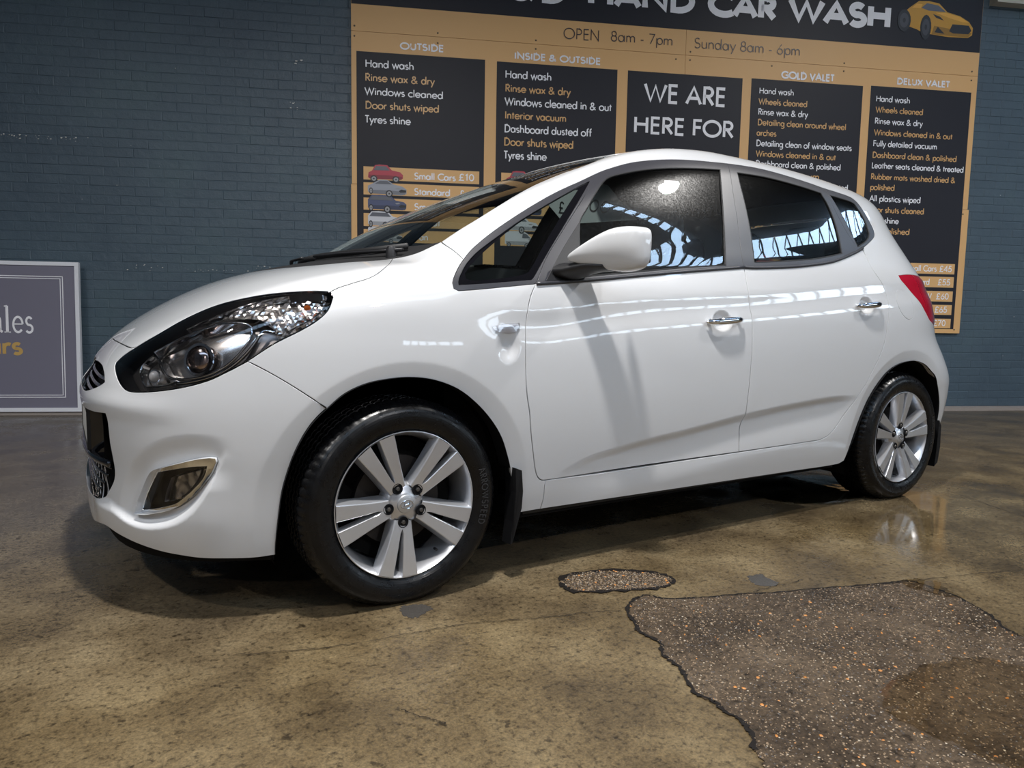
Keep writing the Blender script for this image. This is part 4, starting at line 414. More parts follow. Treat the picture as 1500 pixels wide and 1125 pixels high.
# small printed cars
def art(kind, x, z, w, h, col, dark=False, name='car_picture'):
    root = None; y = Y0-.0034
    body = {'hatch': [(0, .2), (.02, .5), (.12, .62), (.2, .95), (.32, 1), (.55, .98), (.68, .68), (.92, .58), (1, .42), (1, .2), (.9, .12), (.1, .12)],
            'saloon': [(0, .25), (.0, .6), (.14, .78), (.3, 1), (.5, 1), (.66, .74), (.9, .62), (1, .45), (1, .18), (.88, .08), (.08, .15)],
            'suv': [(0, .2), (.0, .7), (.1, .97), (.3, 1), (.58, .96), (.72, .68), (.93, .6), (1, .45), (.99, .18), (.9, .1), (.08, .12)],
            'van': [(0, .2), (.0, .9), (.06, 1), (.55, 1), (.68, .86), (.82, .55), (.97, .46), (1, .3), (.99, .14), (.9, .1), (.08, .14)],
            'sport': [(0, .35), (.02, .62), (.10, .78), (.22, .98), (.36, 1.0), (.50, .96), (.62, .74), (.80, .66), (.93, .52), (.99, .36), (.985, .16), (.93, .08), (.66, .06), (.40, .10), (.30, .12), (.22, .20), (.08, .28)]}[kind]
    glassP = {'hatch': [(.16, .64), (.23, .90), (.52, .90), (.62, .66)], 'saloon': [(.18, .74), (.31, .93), (.50, .93), (.62, .73)], 'suv': [(.04, .68), (.12, .91), (.55, .90), (.66, .67)], 'van': [(.52, .56), (.54, .88), (.66, .82), (.78, .56)],
              'sport': [(.26, .80), (.33, .94), (.49, .90), (.60, .74), (.36, .74)]}[kind]
    wheels = {'sport': [(.035, .42, .09, .30), (.335, .28, .075, .34)]}.get(kind, [(.17, .13, .10, .20), (.80, .13, .10, .20)])
    if kind == 'saloon': wheels = [(.08, .30, .05, .20), (.55, .16, .09, .22)]
    if kind == 'suv': wheels = [(.08, .2, .055, .22), (.50, .13, .09, .24)]
    if kind == 'van': wheels = [(.12, .14, .06, .14), (.66, .11, .065, .15)]
    def poly(P, yy, m, nm, par):
        mb = MB(); n = len(P); V = [(x+p[0]*w, yy, z+p[1]*h) for p in P]+[(x+p[0]*w, yy+.0006, z+p[1]*h) for p in P]
        mb.add(V, [tuple(range(n))]+[(i, (i+1) % n, n+(i+1) % n, n+i) for i in range(n)]); return mb.build(nm, m, par)
    b = poly(body, y, col, name, sign)
    shade = mat('art_shade_'+col.name, tuple(c*.55 for c in col.node_tree.nodes['Principled BSDF'].inputs[0].default_value[:3]), .4)
    hi = mat('art_hi_'+col.name, tuple(min(1, c*1.35+.02) for c in col.node_tree.nodes['Principled BSDF'].inputs[0].default_value[:3]), .4)
    blk = mat('print_black', (.02, .02, .025), .4); gls = mat('print_glass', (.13, .14, .17), .4); gr = mat('print_grey', (.35, .35, .37), .4)
    poly([(.04, .14), (.96, .12), (.985, .30), (.60, .36), (.03, .36)] if kind != 'sport' else [(.42, .10), (.93, .09), (.98, .22), (.62, .30), (.45, .34)], y-.0007, shade, 'picture_print', b)
    if kind == 'sport':
        poly([(.60, .72), (.80, .64), (.92, .51), (.84, .50), (.66, .58), (.46, .70)], y-.0007, hi, 'picture_print', b)
        poly([(.66, .22), (.70, .42), (.93, .42), (.97, .28), (.93, .18), (.72, .17)], y-.0014, blk, 'picture_print', b)
        poly([(.46, .16), (.50, .32), (.60, .14)], y-.0014, blk, 'picture_print', b); poly([(.42, .66), (.52, .60), (.58, .50), (.47, .56)], y-.0014, blk, 'picture_print', b)
        poly([(.13, .78), (.19, .90), (.27, .90), (.25, .78)], y-.0014, hi, 'picture_print', b)
    elif kind != 'hatch':
        poly([(.80, .34), (.86, .44), (.99, .40), (.99, .27), (.84, .25)], y-.0014, blk, 'picture_print', b)
        poly([(.70, .52), (.80, .55), (.84, .48), (.74, .45)], y-.0014, gr, 'picture_print', b)
    poly(glassP, y-.0014, gls, 'picture_print', b)
    for cx, cz, rx, rz in wheels:
        for k, m in ((1, blk), (.68, gr if kind != 'sport' else mat('print_dark_rim', (.06, .06, .07), .4)), (.22, blk)):
            poly([(cx+k*rx*cos(t), cz+k*rz*sin(t)) for t in np.linspace(0, 2*pi, 17)[:-1]], y-.0018-(1-k)*.0008, m, 'picture_print', b)
    return b
red = mat('print_red', (.48, .045, .075), .4); silver = mat('print_silver', (.36, .38, .44), .4); blue = mat('print_blue', (.08, .10, .20), .4); wh = mat('print_car_white', (.68, .69, .74), .4); yel = mat('print_yellow', (.62, .32, .03), .4)
for x0, bars in ((.045, barsA), (1.21, barsA), (3.50, barsB), (4.67, barsB)):
    for i, (k, c) in enumerate((('hatch', red), ('saloon', silver), ('suv', blue), ('suv', wh), ('van', wh))):
        art(k, x0, bars[i][0]-.008, .29+(.03 if i in (1, 2) else 0), .135, c)
art('sport', 4.84, 3.46, .74, .32, yel)
# screws
mb = MB()
for s, z in [(-.06, 3.19), (-.06, 3.11), (.62, 3.10), (.62, 3.18), (1.45, 3.18), (1.45, 3.11), (2.70, 3.11), (2.83, 3.11), (2.83, 3.18), (3.6, 3.11), (4.3, 3.18), (4.3, 3.11), (5.6, 3.11), (5.6, 3.19), (5.62, .78), (5.62, 1.88), (5.0, .77)]:
    mb.lathe([(0, -.004), (.006, -.004), (.008, 0)], 8, (s, Y0, z), 'y')
tag(mb.build('screw', mat('screw_steel', (.12, .09, .06), .5, .6), sign), kind='stuff')

# ------------------------------------------------------------------ the sales board leaning at the left
sb = empty('sales_board'); sb.matrix_world = MW @ Matrix.Translation((-2.205, -.125, .029)) @ Matrix.Rotation(radians(-2.2), 4, 'X')
tag(sb, 'grey sales board with white frame leaning on the wall at far left', 'sign')
BWd, BH = 1.75, 1.185
fr = mat('board_frame_white', (.80, .82, .88), .45); face = mat('board_face_grey', (.19, .185, .245), .5)
mb = MB(); mb.box(-BWd+.028, -.028, -.012, .012, .028, BH-.028); mb.build('face', face, sb)
for q in ((-BWd, 0, 0, .03), (-BWd, 0, BH-.03, BH)): mb = MB(); mb.box(q[0], q[1], -.02, .014, q[2], q[3]); mb.build('frame_bar', fr, sb)
for q in ((-.03, 0), (-BWd, -BWd+.03)): mb = MB(); mb.box(q[0], q[1], -.02, .014, .03, BH-.03); mb.build('frame_bar', fr, sb)
lin = MB()
for d, w in ((.118, .006), (.136, .005)):
    for a, b, c, e in ((-BWd+d, -d, d*.95, d*.95+w), (-BWd+d, -d, BH-d*.95-w, BH-d*.95)): lin.box(a, b, -.0135, -.0122, c, e)
    for a in (-d-w, -BWd+d): lin.box(a, a+w, -.0135, -.0122, d*.95, BH-d*.95)
lin.build('border_line', txtw, sb)
def serif_word(place, h):
    mb = MB(); hw = .022
    def st(P, w): ribbon(mb, [(p[0]*h, p[1]*h) for p in P], w*h, place)
    x = 0
    for c in 'Sales':
        if c == 'S': st(A(x+.28, .75, .2, .24, 30, 262)+A(x+.28, .26, .23, .26, 85, -150), .14); x += .62
        if c == 'a': st(A(x+.24, .47, .17, .16, 160, 0)+[(x+.41, .08), (x+.5, .02)], .10); st(A(x+.23, .18, .17, .17, 60, 360), .06); st([(x+.3, .36), (x+.41, .38)], .05); x += .56
        if c == 'l': st([(x+.15, .0), (x+.15, 1.05)], .12); st([(x+.02, .02), (x+.30, .02)], .04); st([(x+.03, 1.03), (x+.16, 1.05)], .05); x += .34
        if c == 'e': st(A(x+.27, .32, .20, .30, 5, 320), .09); st([(x+.09, .34), (x+.47, .34)], .05); x += .55
        if c == 's': st(A(x+.2, .46, .12, .15, 30, 262)+A(x+.2, .16, .14, .15, 85, -150), .09); x += .42
    return mb, x*h
# 'Sales' ends 0.28 m inside the right edge
mbx, wd = serif_word(lambda px, pz: (px, -.0135, pz), .20)
k = Matrix.Translation((-.335-wd, 0, .625)); k = k @ Matrix.Translation((wd*.16, 0, 0)) @ Matrix.Diagonal((.84, 1, 1, 1)); mbx.V = [tuple(k @ Vector(v)) for v in mbx.V]; mbx.build('lettering', txtw, sb)['kind'] = 'stuff'
mb = MB(); text_into(mb, 'Cars', -.84, .445, .42, .155, .17, lambda px, pz: (px, -.0135, pz)); mb.build('lettering', mat('board_gold', (.62, .40, .13), .4), sb)


# ------------------------------------------------------------------ floor detail: patch, stones, cracks, puddles
def smooth_poly(P, n=4, close=True):
    P = [Vector((p[0], p[1], p[2] if len(p) > 2 else 0)) for p in P]; m = len(P); out = []
    for i in range(m if close else m-1):
        p0, p1, p2, p3 = (P[(i-1) % m], P[i], P[(i+1) % m], P[(i+2) % m]) if close else (P[max(i-1, 0)], P[i], P[i+1], P[min(i+2, m-1)])
        for k in range(n):
            t = k/n; out.append(.5*((2*p1)+(-p0+p2)*t+(2*p0-5*p1+4*p2-p3)*t*t+(-p0+3*p1-3*p2+p3)*t**3))
    if not close: out.append(P[-1])
    return out
def slab(name, P, z, m, parent=None, jag=0, n=4, th=.0):
    Q = smooth_poly(P, n)
    Q = [Vector((p.x+(rnd.random()-.5)*jag, p.y+(rnd.random()-.5)*jag, 0)) for p in Q]
    r = delaunay_2d_cdt([Vector((p.x, p.y)) for p in Q], [], [list(range(len(Q)))], 1, 1e-6)
    V = [(v.x, v.y, z) for v in r[0]]; k = len(V); Fc = [tuple(f) for f in r[2]]
    E = {}
    for f in Fc:
        for a, b in zip(f, f[1:]+f[:1]): E[(a, b)] = 1
    side = [(b, a, k+a, k+b) for (a, b) in E if (b, a) not in E]
    return mesh(name, V+[(v[0], v[1], z-.004) for v in V], Fc+side, m, parent)
fl = bpy.data.objects['floor']
patch = slab('rough_patch', D['patch'], .0025, patchm, fl, .012, 6)
slab('rough_patch', D['patch2'], .0022, patchm, fl, .012, 5)
dampm = mat('damp_spot', (.055, .05, .045), .25)
crackm = mat('crack_dark', (.010, .008, .007), .6, spec=.2)
def crack(P, w0, w1, n=5, jag=.012, close=False, z=.0032):
    Q = smooth_poly(P, n, close); mb = MB(); pts = [(p.x+(rnd.random()-.5)*jag, p.y+(rnd.random()-.5)*jag) for p in Q]
    V = []
    for i, p in enumerate(pts):
        a, b = pts[max(i-1, 0)], pts[min(i+1, len(pts)-1)]; d = math.dist(a, b) or 1
        nx, ny = -(b[1]-a[1])/d, (b[0]-a[0])/d; w = rnd.uniform(w0, w1)/2
        V += [(p[0]+nx*w, p[1]+ny*w, z), (p[0]-nx*w, p[1]-ny*w, z)]
    mb.add(V, [(2*i, 2*i+1, 2*i+3, 2*i+2) for i in range(len(pts)-1)]); return mb.build('crack', crackm, fl)
pp = D['patch']
crack(pp[-13:]+pp[:3], .005, .016, 8, .008); crack(pp[2:13], .003, .011, 8, .008); crack(pp[12:18], .003, .014, 7, .01)
crack(D['patch2'], .006, .03, 5, .014, True)
for k in ('crack1', 'crack2', 'crack3', 'crack4', 'crack5'): crack(D[k], .001, .0035, 8, .006)
def inside(P, x, y):
    c = False; j = len(P)-1
    for i in range(len(P)):
        if (P[i][1] > y) != (P[j][1] > y) and x < (P[j][0]-P[i][0])*(y-P[i][1])/(P[j][1]-P[i][1])+P[i][0]: c = not c
        j = i
    return c
def pebbles(polys, N, r0, r1, m, seed):
    r = random.Random(seed); mb = MB()
    while N:
        P = r.choice(polys); xs = [p[0] for p in P]; ys = [p[1] for p in P]; x, y = r.uniform(min(xs), max(xs)), r.uniform(min(ys), max(ys))
        if not inside(P, x, y): continue
        N -= 1; rad = r.uniform(r0, r1); t0 = r.random()*6; el = r.uniform(.45, 1); n = 6; V = []; ca, sa = cos(t0), sin(t0)
        for ring, zz in ((1, .0024), (.6, .0024+rad*.35)):
            for k in range(n):
                t = 2*pi*k/n; q = rad*ring*r.uniform(.8, 1.15); a, b = q*cos(t), q*el*sin(t); V.append((x+a*ca-b*sa, y+a*sa+b*ca, zz))
        mb.add(V, [tuple(range(n, 2*n))]+[(k, (k+1) % n, n+(k+1) % n, n+k) for k in range(n)])
    o = mb.build('aggregate_stones', m, fl, True, 50); tag(o, kind='stuff'); return o
poly = [D['patch'], D['patch'], D['patch'], D['patch'], D['patch'], D['patch2']]
pebbles(poly, 6500, .0012, .0035, mat('stone_tan', (.22, .155, .095), .5), 1)
pebbles(poly, 3600, .0012, .0036, mat('stone_dark', (.06, .05, .045), .45), 2)
pebbles(poly, 800, .0012, .0035, mat('stone_pale', (.40, .34, .26), .4), 3)
pebbles(poly, 150, .002, .006, mat('stone_orange', (.46, .19, .045), .4), 4)
def water_material():
    m = bpy.data.materials.new('puddle_water'); m.use_nodes = True; q = NT(m); b = q.b
    b.inputs['Base Color'].default_value = (.014, .011, .008, 1); b.inputs['Roughness'].default_value = .02; b.inputs['Specular IOR Level'].default_value = .5; b.inputs['IOR'].default_value = 1.34
    g = q.n('ShaderNodeNewGeometry'); no = q.noise(g.outputs['Position'], 9, 2); bu = q.n('ShaderNodeBump', i_Strength=.06, i_Distance=.01); q.l(no, bu.inputs['Height']); q.l(bu.outputs[0], b.inputs['Normal'])
    tr = q.n('ShaderNodeBsdfTransparent'); tr.inputs[0].default_value = (.92, .88, .80, 1); mx = q.n('ShaderNodeMixShader'); mx.inputs[0].default_value = .42
    gl = q.n('ShaderNodeBsdfGlossy', i_Roughness=.02); q.l(bu.outputs[0], gl.inputs['Normal']); fr = q.n('ShaderNodeFresnel', i_IOR=1.34); q.l(bu.outputs[0], fr.inputs['Normal'])
    m2 = q.n('ShaderNodeMixShader'); q.l(fr.outputs[0], m2.inputs[0]); q.l(tr.outputs[0], m2.inputs[1]); q.l(gl.outputs[0], m2.inputs[2]); q.l(m2.outputs[0], q.t.nodes['Material Output'].inputs[0]); return m
water = water_material()
for k, lb in (('puddleA', 'dark puddle under the white car beside its rear wheel'), ('puddleB', 'small dark puddle at the far corner of the rough patch'), ('puddleC', 'clear puddle lying on the rough patch at lower right')):
    o = slab('puddle', D[k], .0052, water, None, .02, 6); tag(o, lb, 'puddle')
for k in ('damp1', 'damp2'): slab('damp_spot', D[k], .001, dampm, fl, .012, 9)

# ------------------------------------------------------------------ hanging lamps of the hall (seen only as reflections)
for i, (x, y, z, r, w, c) in enumerate(LAMPS):
    e = empty('ceiling_lamp', (x, y, z)); tag(e, 'round steel high bay lamp '+['hanging above the car bonnet', 'hanging behind the tail of the car', 'hanging in front of the car nose', 'hanging far behind the camera', 'at the far front corner of the hall'][i], 'lamp', 'high bay lamps under the ceiling')
    mb = MB(); mb.lathe([(r+.02, -.03), (r+.03, 0), (r*.7, .12), (.09, .16), (.08, .34), (.0, .35)], 28, ax='z'); mb.build('shade', mat('lamp_steel', (.25, .25, .26), .4, .7), e, True, 40)
    mb = MB(); mb.tube([(0, 0, .34), (0, 0, ZT-z-.001)], .012, 6); mb.build('cable', blackp, e)
    LIGHTS[i].parent = e; LIGHTS[i].location = (0, 0, -.035)

# ================================================================== THE CAR
def pchip(xs,ys):
    xs=np.array(xs,float);ys=np.array(ys,float);h=np.diff(xs);d=np.diff(ys)/h
    m=np.zeros(len(xs))
    for i in range(1,len(xs)-1):
        m[i]=(d[i-1]*h[i]+d[i]*h[i-1])/(h[i]+h[i-1])
    m[0]=d[0];m[-1]=d[-1]
    def f(x):
        x=np.asarray(x,float); i=np.clip(np.searchsorted(xs,x)-1,0,len(xs)-2)
        t=(x-xs[i])/h[i]; tc=np.clip(t,0,1); 
        r=(2*tc**3-3*tc**2+1)*ys[i]+(tc**3-2*tc**2+tc)*h[i]*m[i]+(-2*tc**3+3*tc**2)*ys[i+1]+(tc**3-tc**2)*h[i]*m[i+1]
        return r+np.where(t<0,(x-xs[0])*m[0],0)+np.where(t>1,(x-xs[-1])*m[-1],0)
    return f
def smax(a,b,k):
    h=np.clip(.5+.5*(a-b)/k,0,1); return b*(1-h)+a*h+k*h*(1-h)
def smin(a,b,k): return -smax(-a,-b,k)
# ---- profile tables (metres) ----
Wf=pchip([.10,.18,.25,.35,.5,.65,.8,.9,.97,1.03,1.1,1.3,1.5,1.65],[.79,.825,.842,.858,.875,.882,.878,.868,.852,.825,.790,.705,.615,.545])
Wr=pchip([.10,.18,.25,.35,.5,.65,.8,.9,1.0,1.1,1.17,1.3,1.5,1.65],[.79,.825,.842,.858,.873,.882,.882,.876,.862,.832,.795,.725,.625,.55])
hood0=pchip([-.86,-.82,-.77,-.70,-.58,-.38,-.1,.15,.4],[.58,.645,.705,.765,.855,.965,1.047,1.082,1.115])
roof0=pchip([.6,.9,1.2,1.5,1.8,2.2,2.6,3.0,3.2],[1.47,1.555,1.60,1.618,1.615,1.595,1.55,1.475,1.42])
xnose=pchip([.1,.2,.3,.4,.5,.6,.7,.8,.9],[-.765,-.795,-.80,-.797,-.805,-.805,-.79,-.77,-.72])
xrear=pchip([.1,.25,.4,.55,.65,.7,.8,.95,1.05,1.2,1.35,1.45,1.6],[3.20,3.27,3.32,3.33,3.30,3.28,3.21,3.15,3.09,3.01,2.95,2.95,2.93])
def hood(x,a): return hood0(x)-.055*a*a-.05*a**4
ws0=pchip([-.1,0,.2,.4,.6,.8,1.0,1.2,1.5],[1.015,1.08,1.20,1.302,1.387,1.465,1.535,1.59,1.65])
def wshield(x,a): return ws0(x-(.04+.27*a*a))
def roof(x,a): return roof0(x)-.11*a*a
def F(P):
    P=np.asarray(P,float); x=P[...,0];a=np.sqrt(P[...,1]**2+1e-8);z=P[...,2]
    t=np.clip((x-.6)/2.0,0,1); t=t*t*(3-2*t)
    W=Wf(z)*(1-t)+Wr(z)*t
    # greenhouse narrows to the rear
    g=np.clip((z-1.0)/.5,0,1)
    W=W-.05*g*np.clip((x-1.7)/1.4,0,1.2)**2
    x0=.10; xn=xnose(z)
    u=np.clip((x0-x)/(x0-xn),0,2); 
    x1=2.35+.30*np.clip((.80-z)/.25,0,1)**2*(3-2*np.clip((.80-z)/.25,0,1)); xr=xrear(z)
    v=np.clip((x-x1)/(xr-x1),0,2)
    pn=2.9
    gg=(u**pn+v**4.2+(a/np.maximum(W,.1))**2.9*1.0)
    # effective: distance-like
    side=(gg**(1/2.9)-1)*.85
    T=smax(hood(x,a),smin(wshield(x,a),roof(x,a),.06),.03)
    top=(z-T)*np.where(x<.4,.9,.85)
    kk=.10
    f=smax(side,top,kk)
    f=smax(f,.155-z,.02)
    return f
def grad(P,h=1e-4):
    g=np.stack([F(P+np.eye(3)[i]*h)-F(P-np.eye(3)[i]*h) for i in range(3)],-1)
    return g/np.linalg.norm(g,axis=-1,keepdims=True)

# local relief on the bodywork (metres, outwards)
def sst(a, b, x):
    t = np.clip((x-a)/(b-a), 0, 1); return t*t*(3-2*t)
crz = pchip([p[0] for p in D['crease']], [p[2] for p in D['crease']]); shz = pchip([p[0] for p in D['shoulder']], [p[2] for p in D['shoulder']])
lipP = D['lip']; lipz = pchip([p[0] for p in lipP[::-1]], [p[2] for p in lipP[::-1]])
F0 = F
def relief(P):
    x = P[..., 0]; a = np.abs(P[..., 1]); z = P[..., 2]; d = np.zeros(x.shape)
    side = sst(.55, .72, a)
    for wx, R in ((0., .428), (2.615, .424)):
        r = np.hypot(x-wx, z-.305)
        t = R-r; d += -.15*.5*(t+np.sqrt(t*t+.000012))*side*sst(.12, .2, z)
    # door crease: tucks in below the line
    zc = crz(x); m = sst(.50, .95, x)*(1-sst(2.0, 2.25, x))
    t = z-zc
    d += -.013*m*(1-sst(-.035, .002, t))*sst(-.20, -.05, t)*side
    # shoulder line
    t = z-shz(x); ms = sst(.15, .5, x)
    d += ms*side*(-.14)*.5*(t+np.sqrt(t*t+.0002))*(1-sst(.02, .11, t))
    # door handle cups
    for hx, hz, rx, rz in ((1.306, .861, .050, .036), (2.245, .938, .048, .036)):
        r = np.hypot((x-hx)/rx, (z-hz)/rz); d += -.022*(1-sst(.55, 1.15, r))*side
    # side repeater tail scoop
    r = np.hypot((x-.335)/.045, (z-.775)/.055); d += -.010*(1-sst(.2, 1.1, r))*side
    # front bumper: shelf below the fog lamp, recess around it
    mf = sst(.46, .56, -x)
    zl = lipz(np.clip(x, -.754, -.493)); t = z-zl
    d += mf*.014*(1-sst(-.005, .030, t))*sst(.15, .30, z)*(1-sst(.38, .45, z))*sst(.25, .4, a)
    dx = (x+.60); r = np.hypot((a-.65)/.13, (z-.385-.55*(a-.65))/.105); d += -.012*(1-sst(.75, 1.25, r))*mf*sst(-.01, .02, t)
    # crease above the lower bumper face
    d += .006*sst(.55, .75, -x)*(1-sst(0, .05, np.abs(z-.60)))
    return d
def active(P):
    x = P[..., 0]; a = np.abs(P[..., 1]); z = P[..., 2]; m = np.zeros(x.shape, bool)
    for wx, R in ((0., .428), (2.615, .424)): m |= (np.abs(np.hypot(x-wx, z-.305)-R) < .018) & (a > .5)
    m |= (np.abs(z-crz(x)+.015) < .03) & (x > .5) & (x < 2.25) & (a > .6)
    for hx, hz in ((1.306, .861), (2.245, .938)): m |= np.hypot(x-hx, z-hz) < .068
    m |= np.hypot((x-.335)/.05, (z-.775)/.06) < 1.2
    zl = lipz(np.clip(x, -.754, -.493)); m |= (x < -.42) & (np.abs(z-zl-.012) < .032) & (a > .2)
    r = np.hypot((a-.65)/.13, (z-.385-.55*(a-.65))/.105); m |= (x < -.4) & (np.abs(r-1) < .32)
    return m
def F(P):
    P = np.asarray(P, float); return F0(P)-relief(P)
def grad(P, h=4e-4):
    g = np.stack([F(P+np.eye(3)[i]*h)-F(P-np.eye(3)[i]*h) for i in range(3)], -1)
    return g/np.maximum(np.linalg.norm(g, axis=-1, keepdims=True), 1e-9)
class Planar:
    def __init__(s, n):
        n = np.array(n, float); s.n = n/np.linalg.norm(n); h = np.array([0, 0, 1.]) if abs(s.n[2]) < .9 else np.array([-1., 0, 0])
        s.u = np.cross(h, s.n); s.u /= np.linalg.norm(s.u); s.v = np.cross(s.n, s.u)
    def uv(s, P): P = np.asarray(P, float); return np.stack([P@s.u, P@s.v], -1)
    def depth(s, P): return np.asarray(P, float)@s.n
    def ray(s, uv): return uv[..., 0:1]*s.u+uv[..., 1:2]*s.v, np.broadcast_to(s.n, uv.shape[:-1]+(3,))
class Cyl:   # wraps the nose (sgn -1) or the tail (+1)
    def __init__(s, c, sgn): s.c = c; s.g = sgn; s.R = .8
    def uv(s, P): P = np.asarray(P, float); return np.stack([np.arctan2(P[..., 1]*-s.g, (P[..., 0]-s.c)*s.g)*s.R*(-1), P[..., 2]], -1)
    def depth(s, P): P = np.asarray(P, float); return np.hypot(P[..., 0]-s.c, P[..., 1])
    def ray(s, uv):
        t = -uv[..., 0]/s.R; d = np.stack([np.cos(t)*s.g, -np.sin(t)*s.g, 0*t], -1); o = np.stack([0*t+s.c, 0*t, uv[..., 1]], -1); return o, d
def lift(ch, uv, d0, d1, off=0.):
    o, d = ch.ray(uv); N = 56; ts = np.linspace(d1, d0, N); hi = np.full(len(uv), d1, float); lo = np.full(len(uv), np.nan); prev = np.full(len(uv), 1.)
    for t in ts:
        c = F(o+t*d)+off; m = np.isnan(lo) & (c <= 0); lo = np.where(m, t, lo)
    miss = np.isnan(lo); hi = lo+(ts[0]-ts[1])
    for _ in range(14):
        mid = (lo+hi)/2; c = F(o+mid[:, None]*d)+off; ins = c <= 0; lo = np.where(ins, mid, lo); hi = np.where(ins, hi, mid)
    t = np.where(miss, (d0+d1)/2, (lo+hi)/2)
    return o+t[:, None]*d
def dense(P, step=.014, ang=32):
    """smooth closed outline through P (corners kept), resampled"""
    P = [np.array(p, float) for p in P]
    Q = []
    for p in P:
        if not Q or np.linalg.norm(p-Q[-1]) > 1e-3: Q.append(p)
    if np.linalg.norm(Q[0]-Q[-1]) < 1e-3: Q.pop()
    m = len(Q); cor = []
    for i in range(m):
        a = Q[i]-Q[i-1]; b = Q[(i+1) % m]-Q[i]; cor.append(math.degrees(math.acos(np.clip(a@b/np.linalg.norm(a)/np.linalg.norm(b), -1, 1))) > ang)
    out = []
    for i in range(m):
        p1, p2 = Q[i], Q[(i+1) % m]; L = np.linalg.norm(p2-p1); p0 = Q[i-1]; p3 = Q[(i+2) % m]
        m1 = (p2-p0)/(np.linalg.norm(p2-p1)+np.linalg.norm(p1-p0))*L if not cor[i] else (p2-p1)
        m2 = (p3-p1)/(np.linalg.norm(p3-p2)+np.linalg.norm(p2-p1))*L if not cor[(i+1) % m] else (p2-p1)
        n = max(1, int(round(L/step)))
        for k in range(n):
            t = k/n; out.append((2*t**3-3*t*t+1)*p1+(t**3-2*t*t+t)*m1+(-2*t**3+3*t*t)*p2+(t**3-t*t)*m2)
    return np.array(out)
def inset(P, g):
    a = np.roll(P, 1, 0); b = np.roll(P, -1, 0)
    e1 = P-a; e2 = b-P; e1 /= np.maximum(np.linalg.norm(e1, axis=1, keepdims=True), 1e-9); e2 /= np.maximum(np.linalg.norm(e2, axis=1, keepdims=True), 1e-9)
    ar = .5*np.sum(P[:, 0]*b[:, 1]-b[:, 0]*P[:, 1]); sg = 1 if ar > 0 else -1
    n = np.stack([-(e1+e2)[:, 1], (e1+e2)[:, 0]], -1)*sg; n /= np.maximum(np.linalg.norm(n, axis=1, keepdims=True), 1e-9)
    return P+n*g
def pip(P, q):
    x, y = q[:, 0], q[:, 1]; c = np.zeros(len(q), bool); j = len(P)-1
    for i in range(len(P)):
        xi, yi = P[i]; xj, yj = P[j]
        if yi != yj: c ^= ((yi > y) != (yj > y)) & (x < (xj-xi)*(y-yi)/(yj-yi)+xi)
        j = i
    return c
def seg_dist(P, q):
    d = np.full(len(q), 9.); A_ = P; B_ = np.roll(P, -1, 0)
    for a, b in zip(A_, B_):
        ab = b-a; t = np.clip(((q-a)@ab)/max(ab@ab, 1e-12), 0, 1); d = np.minimum(d, np.linalg.norm(q-a-t[:, None]*ab, axis=1))
    return d
